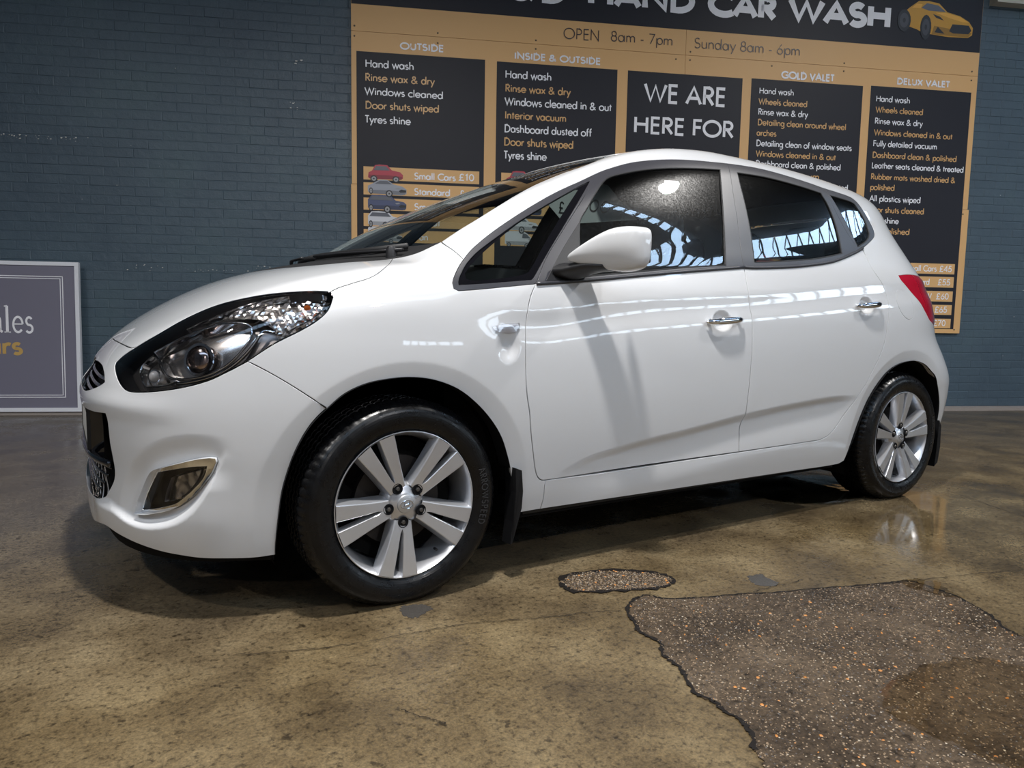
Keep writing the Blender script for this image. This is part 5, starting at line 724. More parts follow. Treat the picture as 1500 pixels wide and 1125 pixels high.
def panel(name, outer, m, parent, n=(0, -1, 0), chart=None, holes=(), res=.02, g=.002, off=0., th=.014, fine=(), step=.014, hg=None, label=None, edge=True, crown=0.):
    ch = chart or Planar(n); O3 = dense(outer, step); H3 = [dense(h, step) for h in holes]
    alld = np.concatenate([ch.depth(O3)]+[ch.depth(h) for h in H3]); d0, d1 = alld.min()-.12-off*.3, alld.max()+.14
    O = inset(ch.uv(O3), g); Hs = [inset(ch.uv(h), -(g if hg is None else hg)) for h in H3]
    lo = O.min(0); hi = O.max(0); gx = np.arange(lo[0], hi[0], res); gy = np.arange(lo[1], hi[1], res*.866); G = []
    for i, y in enumerate(gy): G.append(np.stack([gx+(res/2 if i % 2 else 0), 0*gx+y], -1))
    G = np.concatenate(G); G = G+np.random.RandomState(3).uniform(-.03, .03, G.shape)*res
    if fine:
        rs = .0062; fx = np.arange(lo[0], hi[0], rs); fy = np.arange(lo[1], hi[1], rs*.866)
        q = np.concatenate([np.stack([fx+(rs/2 if i % 2 else 0), 0*fx+y], -1) for i, y in enumerate(fy)])
        o_, d_ = ch.ray(q); P_ = o_+d_*((d0+d1)/2)
        P_ = lift(ch, q, d0, d1, off) if len(q) < 400000 else P_
        jr = np.random.RandomState(4); q = q+jr.uniform(-.0004, .0004, q.shape)
        q = q[active(P_)]; G = G[~active(lift(ch, G, d0, d1, off))]; G = np.concatenate([G, q])
    k = pip(O, G); G = G[k]; k = seg_dist(O, G) > (.0045 if fine else .45*min(res, step))
    for h in Hs: k &= ~pip(h, G); k &= seg_dist(h, G) > (.0045 if fine else .45*min(res, step))
    G = G[k]
    loops = [O]+Hs; pts = []; edges = []
    for L in loops:
        b = len(pts); pts += [tuple(p) for p in L]; edges += [(b+i, b+(i+1) % len(L)) for i in range(len(L))]
    nb = len(pts); pts += [tuple(p) for p in G]
    r = delaunay_2d_cdt([Vector(p) for p in pts], edges, [], 0, 1e-7)
    vs = np.array([(v.x, v.y) for v in r[0]]); fs = [f for f in r[2]]
    # triangles: keep those inside
    cen = np.array([vs[list(f)].mean(0) for f in fs]); keep = pip(O, cen)
    for h in Hs: keep &= ~pip(h, cen)
    fs = [f for f, q in zip(fs, keep) if q]
    P = lift(ch, vs, d0, d1, off); N = grad(P)
    if crown: P = P+N*(crown*np.clip(np.minimum(seg_dist(O, vs)/.02, 1), 0, 1)[:, None])
    # orient
    tri = fs[0]; a, b, c = P[tri[0]], P[tri[1]], P[tri[2]]
    tot = 0
    for f in fs[:: max(1, len(fs)//50)]:
        a, b, c = P[f[0]], P[f[1]], P[f[2]]; tot += np.dot(np.cross(b-a, c-a), N[f[0]])
    if tot < 0: fs = [f[::-1] for f in fs]
    V = [tuple(p) for p in P]; NN = [tuple(q) for q in N]; FF = [tuple(f) for f in fs]
    if edge and th:
        E = set()
        for f in fs:
            for i in range(len(f)): E.add((f[i], f[(i+1) % len(f)]))
        bd = [(a, b) for (a, b) in E if (b, a) not in E]
        nx = {a: b for a, b in bd}; pv = {b: a for a, b in bd}; ring = {}
        for a in nx:
            if a not in pv: continue
            t = P[nx[a]]-P[pv[a]]; t /= max(np.linalg.norm(t), 1e-9); o = np.cross(t, N[a]); o /= max(np.linalg.norm(o), 1e-9)
            i0 = len(V); m1 = (o+N[a]); m1 /= np.linalg.norm(m1)
            V += [tuple(P[a]), tuple(P[a]+o*.0011-N[a]*.0013), tuple(P[a]+o*.0011-N[a]*th)]; NN += [tuple(m1*.4+N[a]*.6), tuple(o), tuple(o)]; ring[a] = i0
        for a, b in bd:
            if a in ring and b in ring:
                i, j = ring[a], ring[b]
                for q in (0, 1): FF.append((j+q, i+q, i+q+1, j+q+1))
    me = bpy.data.meshes.new(name); me.from_pydata(V, [], FF); me.update(); me.shade_smooth()
    me.normals_split_custom_set_from_vertices([Vector(q).normalized() for q in NN]); me.materials.append(m)
    o = link(name, me, None, parent)
    if label: o['label'] = label
    return o
def mirror(o, parent=None):
    c = o.copy(); COL.objects.link(c); c.scale = (1, -1, 1); c.parent = parent or o.parent
    for ch in list(o.children):
        d = ch.copy(); COL.objects.link(d); d.parent = c
    return c
def mir(P): return [[p[0], -p[1], p[2]] for p in P]
def rev(P): return list(P)[::-1]
def on(P, off=0.):   # offset along the body's normal
    P = np.array(P, float); return P+grad(P)*off
car = empty('car'); tag(car, 'white five-door compact car parked on the wet concrete', 'car')
d = D
# ---- fender
fender = d['C8']+d['C8b'][1:]+d['C9'][1:]+d['DLOfront'][1:]+d['C1'][1:]+d['fendbot'][1:]+d['archF2'][1:]+rev(d['C5'])[1:]+d['HLrear'][1:]
fend = panel('front_fender', fender, white, car, n=(-.15, -.85, .5), fine=True)
mirror(fend)
# ---- bonnet
front_seam = [[-.700, 0, .765], [-.698, -.15, .764], [-.693, -.30, .762], [-.683, -.42, .760]]
hood_rear = [[-.010, -.600, 1.03], [-.075, -.56, 1.03], [-.135, -.50, 1.02], [-.185, -.40, 1.01], [-.215, -.28, 1.01], [-.232, -.14, 1.01], [-.238, 0, 1.01]]
hn = front_seam+d['HLtop'][::-1]+d['C8'][1:]+hood_rear
hood_poly = hn+[[p[0], -p[1], p[2]] for p in hn[::-1][1:-1]]
def snap(P, chart, d0=-2, d1=3):
    P = np.array(P, float); return lift(chart, chart.uv(P), chart.depth(P).min()-.3, chart.depth(P).max()+.3)
Ztop = Planar((-.2, 0, 1))
def fixtop(P): Q = snap(P, Ztop); return [list(q) for q in Q]
hn = fixtop(front_seam)+rev(d['HLtop'])+d['C8'][1:]+fixtop(hood_rear)
hood_o = panel('bonnet', hn+mir(rev(hn))[1:-1], white, car, n=(-.2, 0, 1), res=.028, step=.02)
# ---- front bumper
cyl = Cyl(.1, -1)
def fixcyl(P): return [list(q) for q in snap(P, cyl)]
bn = fixtop(front_seam)+d['HLfront']+d['C5'][1:]+d['archF'][1:]+d['bot'][1:]+fixcyl([[-.78, -.2, .202], [-.79, 0, .203]])
op = fixcyl([[-.80, 0, .562], [-.80, -.12, .562]])+d['opening'][1:12]+fixcyl([[-.76, -.34, .305], [-.77, -.2, .29], [-.78, 0, .285]])
opF = op+mir(rev(op))[1:-1]
sl = fixcyl([[-.76, 0, .695], [-.76, -.08, .698]])+d['slit'][1:6]+fixcyl([[-.79, -.22, .618], [-.80, -.1, .612], [-.80, 0, .612]])
slF = sl+mir(rev(sl))[1:-1]
bumper = panel('front_bumper', bn+mir(rev(bn))[1:-1], white, car, chart=cyl, holes=[opF, slF, d['fog'], mir(d['fog'])], res=.017, th=.035, step=.011, fine=True)
# ---- doors
fdoor = d['C1']+d['C2'][1:]+rev(d['C3'])[1:]+rev(d['DLObelt1'])[1:-1]
rdoor = d['C3']+d['C2b'][1:]+rev(d['C4'])[1:]+rev(d['DLObelt2'])[1:-1]
fd = panel('front_door', fdoor, white, car, g=.0027, fine=True, res=.02)
rd = panel('rear_door', rdoor, white, car, g=.0027, fine=True, res=.02)
# ---- body side (pillar, roof rail, rear quarter, sill)
def backx(P): return [list(q) for q in snap(P, Planar((1, -.25, .1)))]
rear_edge = backx([[2.80, -.80, .62], [2.98, -.80, .40], [3.0, -.80, .22], [3.15, -.66, .20], [3.25, -.60, .45], [3.2, -.60, .75], [3.1, -.60, 1.05], [3.0, -.58, 1.25], [2.93, -.54, 1.42]])
railtop = fixtop([[2.6, -.50, 1.5], [2.2, -.52, 1.5], [1.7, -.52, 1.5], [1.3, -.51, 1.5], [1.1, -.50, 1.5]])
bs = rev(d['wsedge'])+d['C9'][1:]+d['DLOtop0'][::-1][1:]+rev(d['DLOtop1'])[1:]+rev(d['DLOtop2'])[1:]+rev(d['DLOback'])[1:]+d['C4'][1:]+rev(d['C2b'])[1:]+rev(d['C2'])[1:]+d['fendbot'][1:4]+d['sill'][1:]+d['archR'][1:]
arc_end = [[2.615+.376*cos(t), -.875, .305+.376*sin(t)] for t in (radians(38), radians(20), radians(2), radians(-16))]
arc_end = [list(q) for q in snap(arc_end, Planar((0, -1, 0)))]
bs = bs+arc_end+backx([[3.05, -.78, .18], [3.15, -.66, .20], [3.25, -.60, .45], [3.2, -.60, .75], [3.1, -.60, 1.05], [3.0, -.58, 1.25], [2.93, -.54, 1.42]])+railtop
lampP = d['lamp']+backx([[2.90, -.75, 1.085], [3.02, -.66, 1.07], [3.05, -.64, .95], [3.02, -.72, .87], [2.93, -.80, .845]])+d['lampL'][0:-1]
side = panel('body_side', bs, white, car, n=(.12, -.87, .5), holes=[lampP, d['fuel']], res=.02, g=.0018, th=.02, fine=True)
fuel = panel('fuel_flap', d['fuel'], white, side, n=(0, -1, 0), res=.015, g=.0012)
tl = panel('tail_lamp', lampP, redlens, side, n=(.5, -.8, .1), res=.014, g=.001, crown=.006)
mirror(side)
# ---- roof, windscreen, tail
ws = d['wsedge']
base = [[.045+.27*y*y, -y, 1.09] for y in (.60, .5, .4, .3, .2, .1, 0)]
WS = Planar((-.6, 0, .8))
def fixws(P): return [list(q) for q in snap(P, WS)]
tops = fixws([[1.06, -.46, 1.5], [1.05, -.40, 1.51], [1.03, -.25, 1.52], [1.015, 0, 1.53]])
wn = rev(tops)+rev(ws)+fixws(base)
wn2 = wn+mir(rev(wn))[1:-1]
wsg = panel('windscreen', wn2, glass_wind, car, n=(-.6, 0, .8), res=.03, step=.02, g=.003, off=.002, th=.004)
rn = rev(tops)+rev(railtop)+fixtop([[2.75, -.50, 1.5], [2.85, -.40, 1.5], [2.88, 0, 1.5]])
roofp = panel('roof', rn+mir(rev(rn))[1:-1], white, car, n=(0, 0, 1), res=.035, step=.02)
tb = [[2.93, -.50, 1.42], [3.0, -.56, 1.25], [3.1, -.58, 1.05], [3.2, -.58, .75], [3.25, -.58, .45], [3.2, -.58, .22], [3.2, 0, .2]]
tnp = backx([[2.9, 0, 1.44], [2.9, -.3, 1.44]]+tb)
cylr = Planar((1, 0, .15))
rw = backx([[2.95, 0, 1.38], [2.95, -.42, 1.36], [3.03, -.50, 1.12], [3.08, -.46, 1.06], [3.1, 0, 1.04]])
panel('tailgate', tnp+mir(rev(tnp))[1:-1], white, car, chart=cylr, holes=[rw+mir(rev(rw))[1:-1]], res=.035, step=.02)
panel('rear_window', rw+mir(rev(rw))[1:-1], glass_rear, car, chart=cylr, res=.05, step=.02, th=.004)
# roof spoiler lip
sp = MB(); ys = np.linspace(-.56, .56, 15); V = []
for y in ys*.93:
    zt = float(roof(np.array(2.74), abs(y)))+.004; e = .05*(abs(y)/.56)**2
    V += [(2.62-e, y, zt+.012), (2.90-e*1.6, y, zt-.050), (2.905-e*1.6, y, zt-.062), (2.86-e, y, zt-.085), (2.62, y, zt-.03)]
sp.add(V, [(i*5+k, i*5+(k+1) % 5, (i+1)*5+(k+1) % 5, (i+1)*5+k) for i in range(14) for k in range(5)]+[(4, 3, 2, 1, 0), (70, 71, 72, 73, 74)])
sp.build('roof_spoiler', white, car, True, 35)
# ---- glasshouse
N2 = (0, -.9, .43)
A_ = d['LA']; B_ = d['LB']; C_ = d['LC']
t0 = d['DLOfront']+rev(A_)[1:]+d['DLOtop0'][1:]
q0 = panel('quarter_light_frame', t0, satin, car, n=N2, holes=[d['P1']], res=.02, g=.0015, hg=.0, off=.001, th=.012, step=.01)
t1 = A_+d['DLObelt1'][1:]+rev(B_)[1:]+d['DLOtop1'][1:]
q1 = panel('front_window_frame', t1, satin, fd, n=N2, holes=[d['P2']], res=.02, g=.0012, hg=0, off=.001, th=.012, step=.01)
t2 = B_+d['DLObelt2'][1:]+rev(C_)[1:]+d['DLOtop2'][1:]
q2 = panel('rear_window_frame', t2, satin, rd, n=N2, holes=[d['P3']], res=.02, g=.0012, hg=0, off=.001, th=.012, step=.01)
t3 = C_+d['DLOback'][1:]
q3 = panel('rear_quarter_frame', t3, satin, car, n=N2, holes=[d['P4']], res=.02, g=.0012, hg=0, off=.001, th=.012, step=.008)
w1 = panel('quarter_light', d['P1'], glass_side, car, n=N2, res=.03, g=-.001, off=.006, th=.003, step=.01)
panel('glass_border', d['P1'], gloss_black, w1, n=N2, holes=[d['P1c']], res=.03, g=-.001, hg=0, off=.0055, th=0, step=.01)
w2 = panel('window_glass', d['P2'], glass_side, fd, n=N2, res=.03, g=-.001, off=.009, th=.003, step=.01)
sail = panel('mirror_sail_panel', d['sail'], blackp, fd, n=N2, res=.02, g=0, off=-.001, th=.01, step=.01)
w3 = panel('window_glass', d['P3'], glass_rear, rd, n=N2, res=.03, g=-.001, off=.009, th=.003, step=.01)
w4 = panel('rear_quarter_light', d['P4'], glass_rear, car, n=N2, res=.03, g=-.001, off=.006, th=.003, step=.01)
# rubber seals around panes
def loft_line(name, P, r, m, parent, off=0., close=True, n=6, step=.012):
    Q = dense(P, step) if close else np.array([list(p) for p in smooth_poly(P, 4, False)])
    Q = on(Q, off); mb = MB(); mb.tube([tuple(p) for p in Q], r, n, close); return mb.build(name, m, parent, True)
for P, par in ((d['P2'], fd), (d['P3'], rd), (d['P4'], car)): loft_line('window_seal', P, .0035, rubber, par, -.003)
loft_line('belt_moulding', d['DLObelt1'], .007, satin, fd, .001, False); loft_line('belt_moulding', d['DLObelt2'], .007, satin, rd, .001, False)
# inner trim behind the doors (also closes the shut lines)
inn = [[-.30, -.8, .62], [.45, -.8, .20], [2.14, -.8, .20], [2.20, -.8, .50], [2.35, -.8, .70], [2.75, -.8, .74], [2.8, -.8, 1.0], [2.53, -.8, 1.20], [2.3, -.8, 1.11], [1.47, -.8, 1.045], [.45, -.8, .965], [.12, -.8, .94], [-.1, -.8, .86]]
inn = [[-.05, -.8, .72], [.28, -.8, .68], [.42, -.8, .45], [.45, -.8, .20]]+inn[2:]
inn = [list(q) for q in snap(inn, Planar((0, -1, 0)))]
it = panel('door_trim', inn, interior, car, n=(0, -1, 0), res=.05, g=0, off=.026, th=.004, step=.04)
# ---- handles, repeater
def handle(cx, cz, L, parent, y0):
    mb = MB(); V = []; n = 20; m_ = 12
    for i in range(n+1):
        t = i/n*2-1; x = cx+t*L/2; s_ = (1-abs(t)**2.4)**.5; hz = .0140*s_+.0004; y = y0-.010-.018*(1-t**4); hy = .010*s_+.0004; zz = cz+.006*t
        for k in range(m_): a = 2*pi*k/m_; V.append((x, y+hy*cos(a), zz+hz*sin(a)))
    mb.add(V, [(i*m_+k, i*m_+(k+1) % m_, (i+1)*m_+(k+1) % m_, (i+1)*m_+k) for i in range(n) for k in range(m_)])
    for s in (-1, 1): mb.tube([(cx+s*L*.40, y0+.012, cz+s*.002), (cx+s*L*.40, y0-.012, cz+s*.002)], .009, 8)
    o = mb.build('door_handle', chrome, parent, True, 60); o['label'] = 'chrome door handle'; return o
handle(1.306, .862, .205, fd, -.874); handle(2.245, .939, .185, rd, -.869)
mirror(fd); mirror(rd)
for q in (q0, q3, w4, it): mirror(q)
mirror(w1)
rp = panel('side_repeater', d['repeater'], mat('repeater_silver', (.85, .85, .87), .28, .3), fend, n=(0, -1, 0), res=.006, g=.0005, crown=.006, step=.006, th=.006)
panel('repeater_lens', d['repeater'], glass_clear, fend, n=(0, -1, 0), res=.008, g=0, off=-.004, crown=.008, step=.006, th=.004)
loft_line('panel_gap', d['C5'], .0022, rubber, car, -.004, False); loft_line('panel_gap', d['C9'], .0022, rubber, car, -.004, False); loft_line('panel_gap', d['C8'], .0025, rubber, car, -.004, False)
# ---- head lamp
HLO = d['HLtop']+d['HLfront'][1:]+d['HLrear'][1:]
HN = (-.45, -.75, .48)
hl = panel('headlamp', HLO, glass_clear, car, n=HN, res=.018, g=.002, crown=.002, th=.004, step=.012)
dchr = mat('dark_chrome', (.34, .31, .29), .28, .9); bchr = mat('lamp_reflector', (.92, .86, .80), .20, 1)  # headlamp metals tinted warm: warm reflected light put into their colour
loft_line('lamp_surround', HLO, .0035, gloss_black, hl, -.004)
panel('lamp_housing', HLO, dchr, hl, n=HN, res=.03, g=-.004, off=.055, th=0, step=.012)
def wallband(P, o0, o1, m, nm, par):
    Q = dense(P, .012); A0 = on(Q, -o0); A1 = on(Q, -o1); n = len(Q); mb = MB(); mb.add([tuple(p) for p in A0]+[tuple(p) for p in A1], [(i, (i+1) % n, n+(i+1) % n, n+i) for i in range(n)]); return mb.build(nm, m, par, True)
wallband(HLO, .003, .056, blackp, 'lamp_wall', hl)
def bowl_at(p, r, dep, m, nm, par, dirv=(-.9, -.42, .05), n=28, bulb=None):
    # p on the body's surface; parabolic bowl sunk behind it, opening towards dirv
    dv = Vector(dirv).normalized(); q = Vector(on([p], 0)[0])-dv*.012
    mb = MB(); z = Vector((0, 0, 1)); a = dv.cross(z).normalized(); b = a.cross(dv); V = []; R_ = 9
    for i in range(R_+1):
        t = i/R_; rr = r*(.12+.88*t); h = -dep*(1-t*t)
        for k in range(n): ang = 2*pi*k/n; V.append(q+dv*h+rr*(cos(ang)*a+sin(ang)*b))
    mb.add(V, [(i*n+k, i*n+(k+1) % n, (i+1)*n+(k+1) % n, (i+1)*n+k) for i in range(R_) for k in range(n)]+[tuple(range(n))])
    o = mb.build(nm, m, par, True, 60)
    mb = MB(); mb.tube([q+dv*(-.001)+(r*1.0)*(cos(t)*a+sin(t)*b) for t in np.linspace(0, 2*pi, 33)[:-1]], .0035, 8, True); mb.build('bezel_ring', chrome, par, True)
    if bulb:
        mb = MB(); mb.lathe([(.0, .02), (.006, .018), (.0085, .010), (.0085, -.02)], 14, ax='z'); mm = Matrix((a, b, dv)).transposed().to_4x4(); mm.translation = q-dv*dep*.55
        mb.V = [tuple(mm @ Vector(v)) for v in mb.V]; mb.build('bulb', bulb, par, True)
    return o
bulbm = mat('bulb_glass', (.75, .72, .68), .1, coat=1)
def sunk(P, o0, o1, m, nm, rim=.0035, res=.02, facets=0):
    q = panel(nm, P, m, hl, n=HN, res=res, g=0, off=o1, th=0, step=.01)
    if facets:
        me = q.data; r3 = random.Random(5)
        for v in me.vertices: v.co += Vector((-.5, -.7, .5))*r3.uniform(-facets, facets)
        me.normals_split_custom_set_from_vertices([Vector((0, 0, 0))]*len(me.vertices)); me.shade_flat()
    wallband(P, o0, o1, chrome, nm+'_wall', q)
    if rim: loft_line('chrome_rim', P, rim, chrome, q, -o0)
    return q
lobe = sunk(d['HLlobe'], .016, .045, bchr, 'main_reflector', .0035, .02)
sunk(d['HLsmall'], .022, .045, bchr, 'inner_reflector', .0022, .02)
sunk(d['HLind'], .010, .030, bchr, 'indicator_reflector', 0, .0095, .0035)
def drum(c, r, L, m, dirv, nm, par, dome=.35):
    dv = Vector(dirv).normalized(); z = Vector((0, 0, 1)); a = dv.cross(z).normalized(); b = a.cross(dv); q = Vector(on([c], -.030)[0])
    mb = MB(); mb.lathe([(r, -L), (r, 0), (r*.93, .004)]+[(r*.93*cos(t), .004+r*dome*sin(t)) for t in np.linspace(0, pi/2, 8)], 36, ax='z')
    mm = Matrix((a, b, dv)).transposed().to_4x4(); mm.translation = q; mb.V = [tuple(mm @ Vector(v)) for v in mb.V]; o = mb.build(nm, m, par, True, 50)
    mb = MB(); mb.lathe([(r*1.01, -.002), (r*1.14, .001), (r*1.14, .006), (r*.96, .006)], 36, ax='z'); mb.V = [tuple(mm @ Vector(v)) for v in mb.V]; mb.build('bezel_ring', chrome, o, True, 50)
    return o
drum(d['HLp'][0], .040, .05, mat('projector_shell', (.50, .40, .36), .12, 1), (-.70, -.68, .2), 'projector', lobe)
drum(d['HLp'][1], .017, .04, bulbm, (-.75, -.62, .1), 'bulb', hl, .8)
q = on([d['HLp'][2]], -.012)[0]
mb = MB(); mb.lathe([(0, -.010), (.006, -.007), (.008, 0), (.006, .007), (0, .010)], 12, tuple(q), 'x'); mb.build('indicator_bulb', amber, hl, True)
loft_line('chrome_sweep', d['HLsweep'], .005, chrome, hl, -.014, False)
mirror(hl)
# ---- fog lamp
fg = panel('fog_lamp', d['fog'], chrome, bumper, chart=Planar((-.65, -.74, .05)), holes=[d['fogL']], res=.012, g=.001, hg=0, off=.006, th=.03, step=.008, label='chrome framed fog lamp')
wallband(d['fog'], -.002, .05, white, 'fog_recess', bumper)
panel('fog_backing', d['fog'], blackp, bumper, chart=Planar((-.65, -.74, .05)), res=.03, g=-.004, off=.05, th=0)
panel('fog_lens', d['fogL'], glass_clear, bumper, chart=Planar((-.65, -.74, .05)), res=.02, g=-.001, off=.010, th=.003, step=.008)
q = panel('fog_reflector', d['fogR'], mat('fog_reflector_metal', (.62, .62, .64), .22, .9), bumper, chart=Planar((-.65, -.74, .05)), res=.012, g=0, off=.034, th=0, step=.01)
r3 = random.Random(9)
for v in q.data.vertices: v.co += Vector((-.65, -.74, .05))*r3.uniform(-.0022, .0022)
wallband(d['fogR'], .016, .034, dchr, 'fog_reflector_wall', q)
# ---- grilles and plate
def inner(P, off, m, nm, par, res=.04): return panel(nm, P, m, par, chart=cyl, res=res, g=-.004, off=off, th=0, step=.02)
inner(opF, .055, blackr, 'grille_backing', bumper); inner(slF, .045, blackr, 'grille_backing', bumper)
wallband(opF, .001, .055, gloss_black, 'grille_wall', bumper); wallband(slF, .001, .046, gloss_black, 'grille_wall', bumper)
for zz in (.668, .645, .625): 
    L = [list(q) for q in snap([[-.75, y, zz] for y in np.linspace(-.345, .345, 24)], cyl)]; loft_line('grille_bar', L, .0065, chrome if zz < .63 else gloss_black, bumper, -.018, False)
for zz in (.405, .378, .350, .325):
    w_ = .42-(.405-zz)*1.4; L = [list(q) for q in snap([[-.75, y, zz] for y in np.linspace(-w_, w_, 26)], cyl)]; loft_line('grille_bar', L, .0045, gloss_black, bumper, -.014, False)
for y in np.linspace(-.40, .40, 17):
    L = [list(q) for q in snap([[-.75, y+(z_-.36)*.5, z_] for z_ in (.30, .33, .36, .39, .415)], cyl)]
    if abs(y)+.02 < .40: loft_line('grille_bar', L, .003, dchr, bumper, -.018, False, 5)
L = [list(q) for q in snap([[-.75, y, .425] for y in np.linspace(-.455, .455, 26)], cyl)]; loft_line('grille_crossbar', L, .011, gloss_black, bumper, .0, False, 8)
mb = MB(); Mp = Matrix.Translation((-.786, 0, .50))
mb.box(-.004, .03, -.275, .275, -.07, .07, Mp); mb.build('plate_plinth', gloss_black, bumper)
mb = MB(); mb.box(-.012, -.004, -.26, .26, -.0555, .0555, Mp); mb.build('number_plate', mat('plate_white', (.70, .70, .68), .35), bumper)['label'] = 'white front number plate'
mb = MB()
for s in (-1, 1): mb.box(-.014, -.0015, s*.2625-.004, s*.2625+.004, -.060, .060, Mp); mb.box(-.014, -.0015, -.265, .265, s*.058-.004, s*.058+.004, Mp)
mb.build('plate_surround', blackp, bumper)
# under lip
L = [list(q) for q in snap([[-.37, -.77, .185]]+[[-.77*cos(t), -.75*sin(t), .185] for t in np.linspace(.95, 0, 12)], cyl)]
Lf = L+mir(rev(L))[1:]; Q = on(np.array(Lf), -.02); mb = MB(); n = len(Q)
mb.add([(p[0]*.985, p[1]*.985, p[2]) for p in Q]+[(p[0]*.97, p[1]*.97, .158) for p in Q], [(i, i+1, n+i+1, n+i) for i in range(n-1)]); mb.build('under_lip', blackr, bumper, True)
# ---- cowl and wipers
hr = fixtop(hood_rear); cow = [[p[0], p[1], p[2]] for p in d['C8b']]
cp = rev(hr)+[d['C8'][-1]]+d['C8b'][1:]+[ws[0]]+fixws([[.048+.27*y*y, -y, 1.12] for y in (.60, .5, .4, .3, .2, .1, 0)])
panel('cowl_panel', cp+mir(rev(cp))[1:-1], mat('cowl_black', (.008, .008, .009), .6), car, n=(-.4, 0, .9), res=.04, step=.02, g=.001, off=.0, th=.02)
def wiper(P, Q):
    mb = MB(); A0 = on(np.array(P), .018); mb.tube([tuple(p) for p in A0], .0075, 8, flat=.7); o = mb.build('wiper_arm', blackp, car, True)
    B0 = on(np.array(Q), .014); mb = MB(); mb.tube([tuple(p) for p in B0], .006, 6, flat=2.0); mb.build('wiper_blade', rubber, o, True)
wl = lambda a, b, y: fixws([[a+.27*yy*yy+b, yy, 1.1] for yy in y])
wiper(fixtop([[.10, -.60, 1.08], [.04, -.48, 1.1], [-.02, -.3, 1.12], [-.05, -.1, 1.12]]), fixtop([[.125, -.58, 1.1], [.04, -.35, 1.1], [.0, -.1, 1.1], [.01, .1, 1.1]]))
wiper(fixtop([[-.06, .0, 1.08], [-.05, .2, 1.1], [.0, .4, 1.12]]), fixtop([[-.03, -.05, 1.1], [-.01, .2, 1.1], [.04, .4, 1.1], [.13, .58, 1.1]]))
mb = MB(); q = on(np.array(fixtop([[.075, -.56, 1.1]])), .022)[0]; mb.lathe([(0, .012), (.014, .009), (.018, 0), (.02, -.03)], 14, tuple(q), 'z'); mb.build('wiper_pivot', blackp, car, True, 40)
# ---- door mirror
def door_mirror():
    prof = [(-.886, .556, .008, 1.050, 1.066), (-.900, .574, .026, 1.046, 1.077), (-.925, .606, .048, 1.038, 1.097), (-.96, .644, .064, 1.027, 1.126), (-1.00, .676, .072, 1.016, 1.151), (-1.03, .692, .071, 1.015, 1.157), (-1.062, .704, .063, 1.020, 1.157), (-1.082, .710, .050, 1.030, 1.152), (-1.092, .712, .034, 1.044, 1.140), (-1.096, .713, .014, 1.062, 1.122)]
    secs = [(y, xc, hx, (z0+z1)/2, (z1-z0)/2) for y, xc, hx, z0, z1 in prof]
    V = []; n = 28; e = .42
    for y, xc, hx, zc, hz in secs:
        for k in range(n):
            t = 2*pi*k/n; c, s = cos(t), sin(t); px = math.copysign(abs(c)**e, c); pz = math.copysign(abs(s)**e, s)
            xx = px*hx*(1.0 if px < 0 else .45); xx *= 1-.42*max(0, -pz); V.append((xc+xx, y, zc+pz*hz))
    mb = MB(); m_ = len(secs); mb.add(V, [(i*n+k, (i+1)*n+k, (i+1)*n+(k+1) % n, i*n+(k+1) % n) for i in range(m_-1) for k in range(n)]+[tuple(range(n)), tuple((m_-1)*n+k for k in range(n))[::-1]])
    o = mb.build('door_mirror', white, car, True, 60)
    sd = o.modifiers.new('s', 'SUBSURF'); sd.levels = 1; sd.render_levels = 2
    mb = MB(); mb.box(.728, .738, -1.065, -.95, 1.04, 1.135); mb.build('mirror_glass', chrome, o)
    mb = MB(); V = []
    for y, xc, hx, zc, hz in [(-.838, .60, .075, 1.020, .030), (-.87, .605, .065, 1.022, .026), (-.90, .615, .055, 1.030, .024), (-.94, .64, .055, 1.036, .020), (-.985, .67, .055, 1.034, .016)]:
        for k in range(16): t = 2*pi*k/16; V.append((xc+hx*cos(t), y, zc+hz*sin(t)))
    mb.add(V, [(i*16+k, (i+1)*16+k, (i+1)*16+(k+1) % 16, i*16+(k+1) % 16) for i in range(4) for k in range(16)]+[tuple(range(64, 80))[::-1]]); mb.build('mirror_arm', blackp, o, True, 60)
    return o
dm = door_mirror(); mirror(dm)
# ---- wheels
RT, RRIM = .3165, .2215
def tyre_mesh():
    # radius, axial(y): outer face at y=0 (toward the camera), inner at .205
    half = [(.2175, .012), (.224, .004), (.232, -.002), (.246, -.008), (.262, -.011), (.278, -.010), (.290, -.005), (.300, .004), (.3085, .016), (.3125, .026)]
    tread = []
    gro = [.060, .092, .124, .156]
    ys = sorted(set([.030, .19]+[g_-.005 for g_ in gro]+[g_+.005 for g_ in gro]+[g_-.0035 for g_ in gro]+[g_+.0035 for g_ in gro]))
    prof = [(r, y) for r, y in half]
    for y in ys:
        r = .3155; 
        for g_ in gro:
            if abs(y-g_) < .004: r = .308
        prof.append((r, y))
    prof += [(r, .218-y) for r, y in half[::-1]]
    n = 288; V = []; 
    for i, (r, y) in enumerate(prof):
        for k in range(n):
            t = 2*pi*k/n; rr = r; sh = (k % 4 == 0)
            if r > .300 and sh and not (.3079 < r < .3081): rr -= .0035
            x, z = rr*cos(t), rr*sin(t); z = max(z, -.3045) 
            V.append((x, y, z))
    m_ = len(prof); Fc = [(i*n+k, (i+1)*n+k, (i+1)*n+(k+1) % n, i*n+(k+1) % n) for i in range(m_-1) for k in range(n)]
    me = bpy.data.meshes.new('tyre'); me.from_pydata(V, [], Fc); me.update(); me.shade_smooth(); me.set_sharp_from_angle(angle=radians(38)); me.flip_normals(); return me
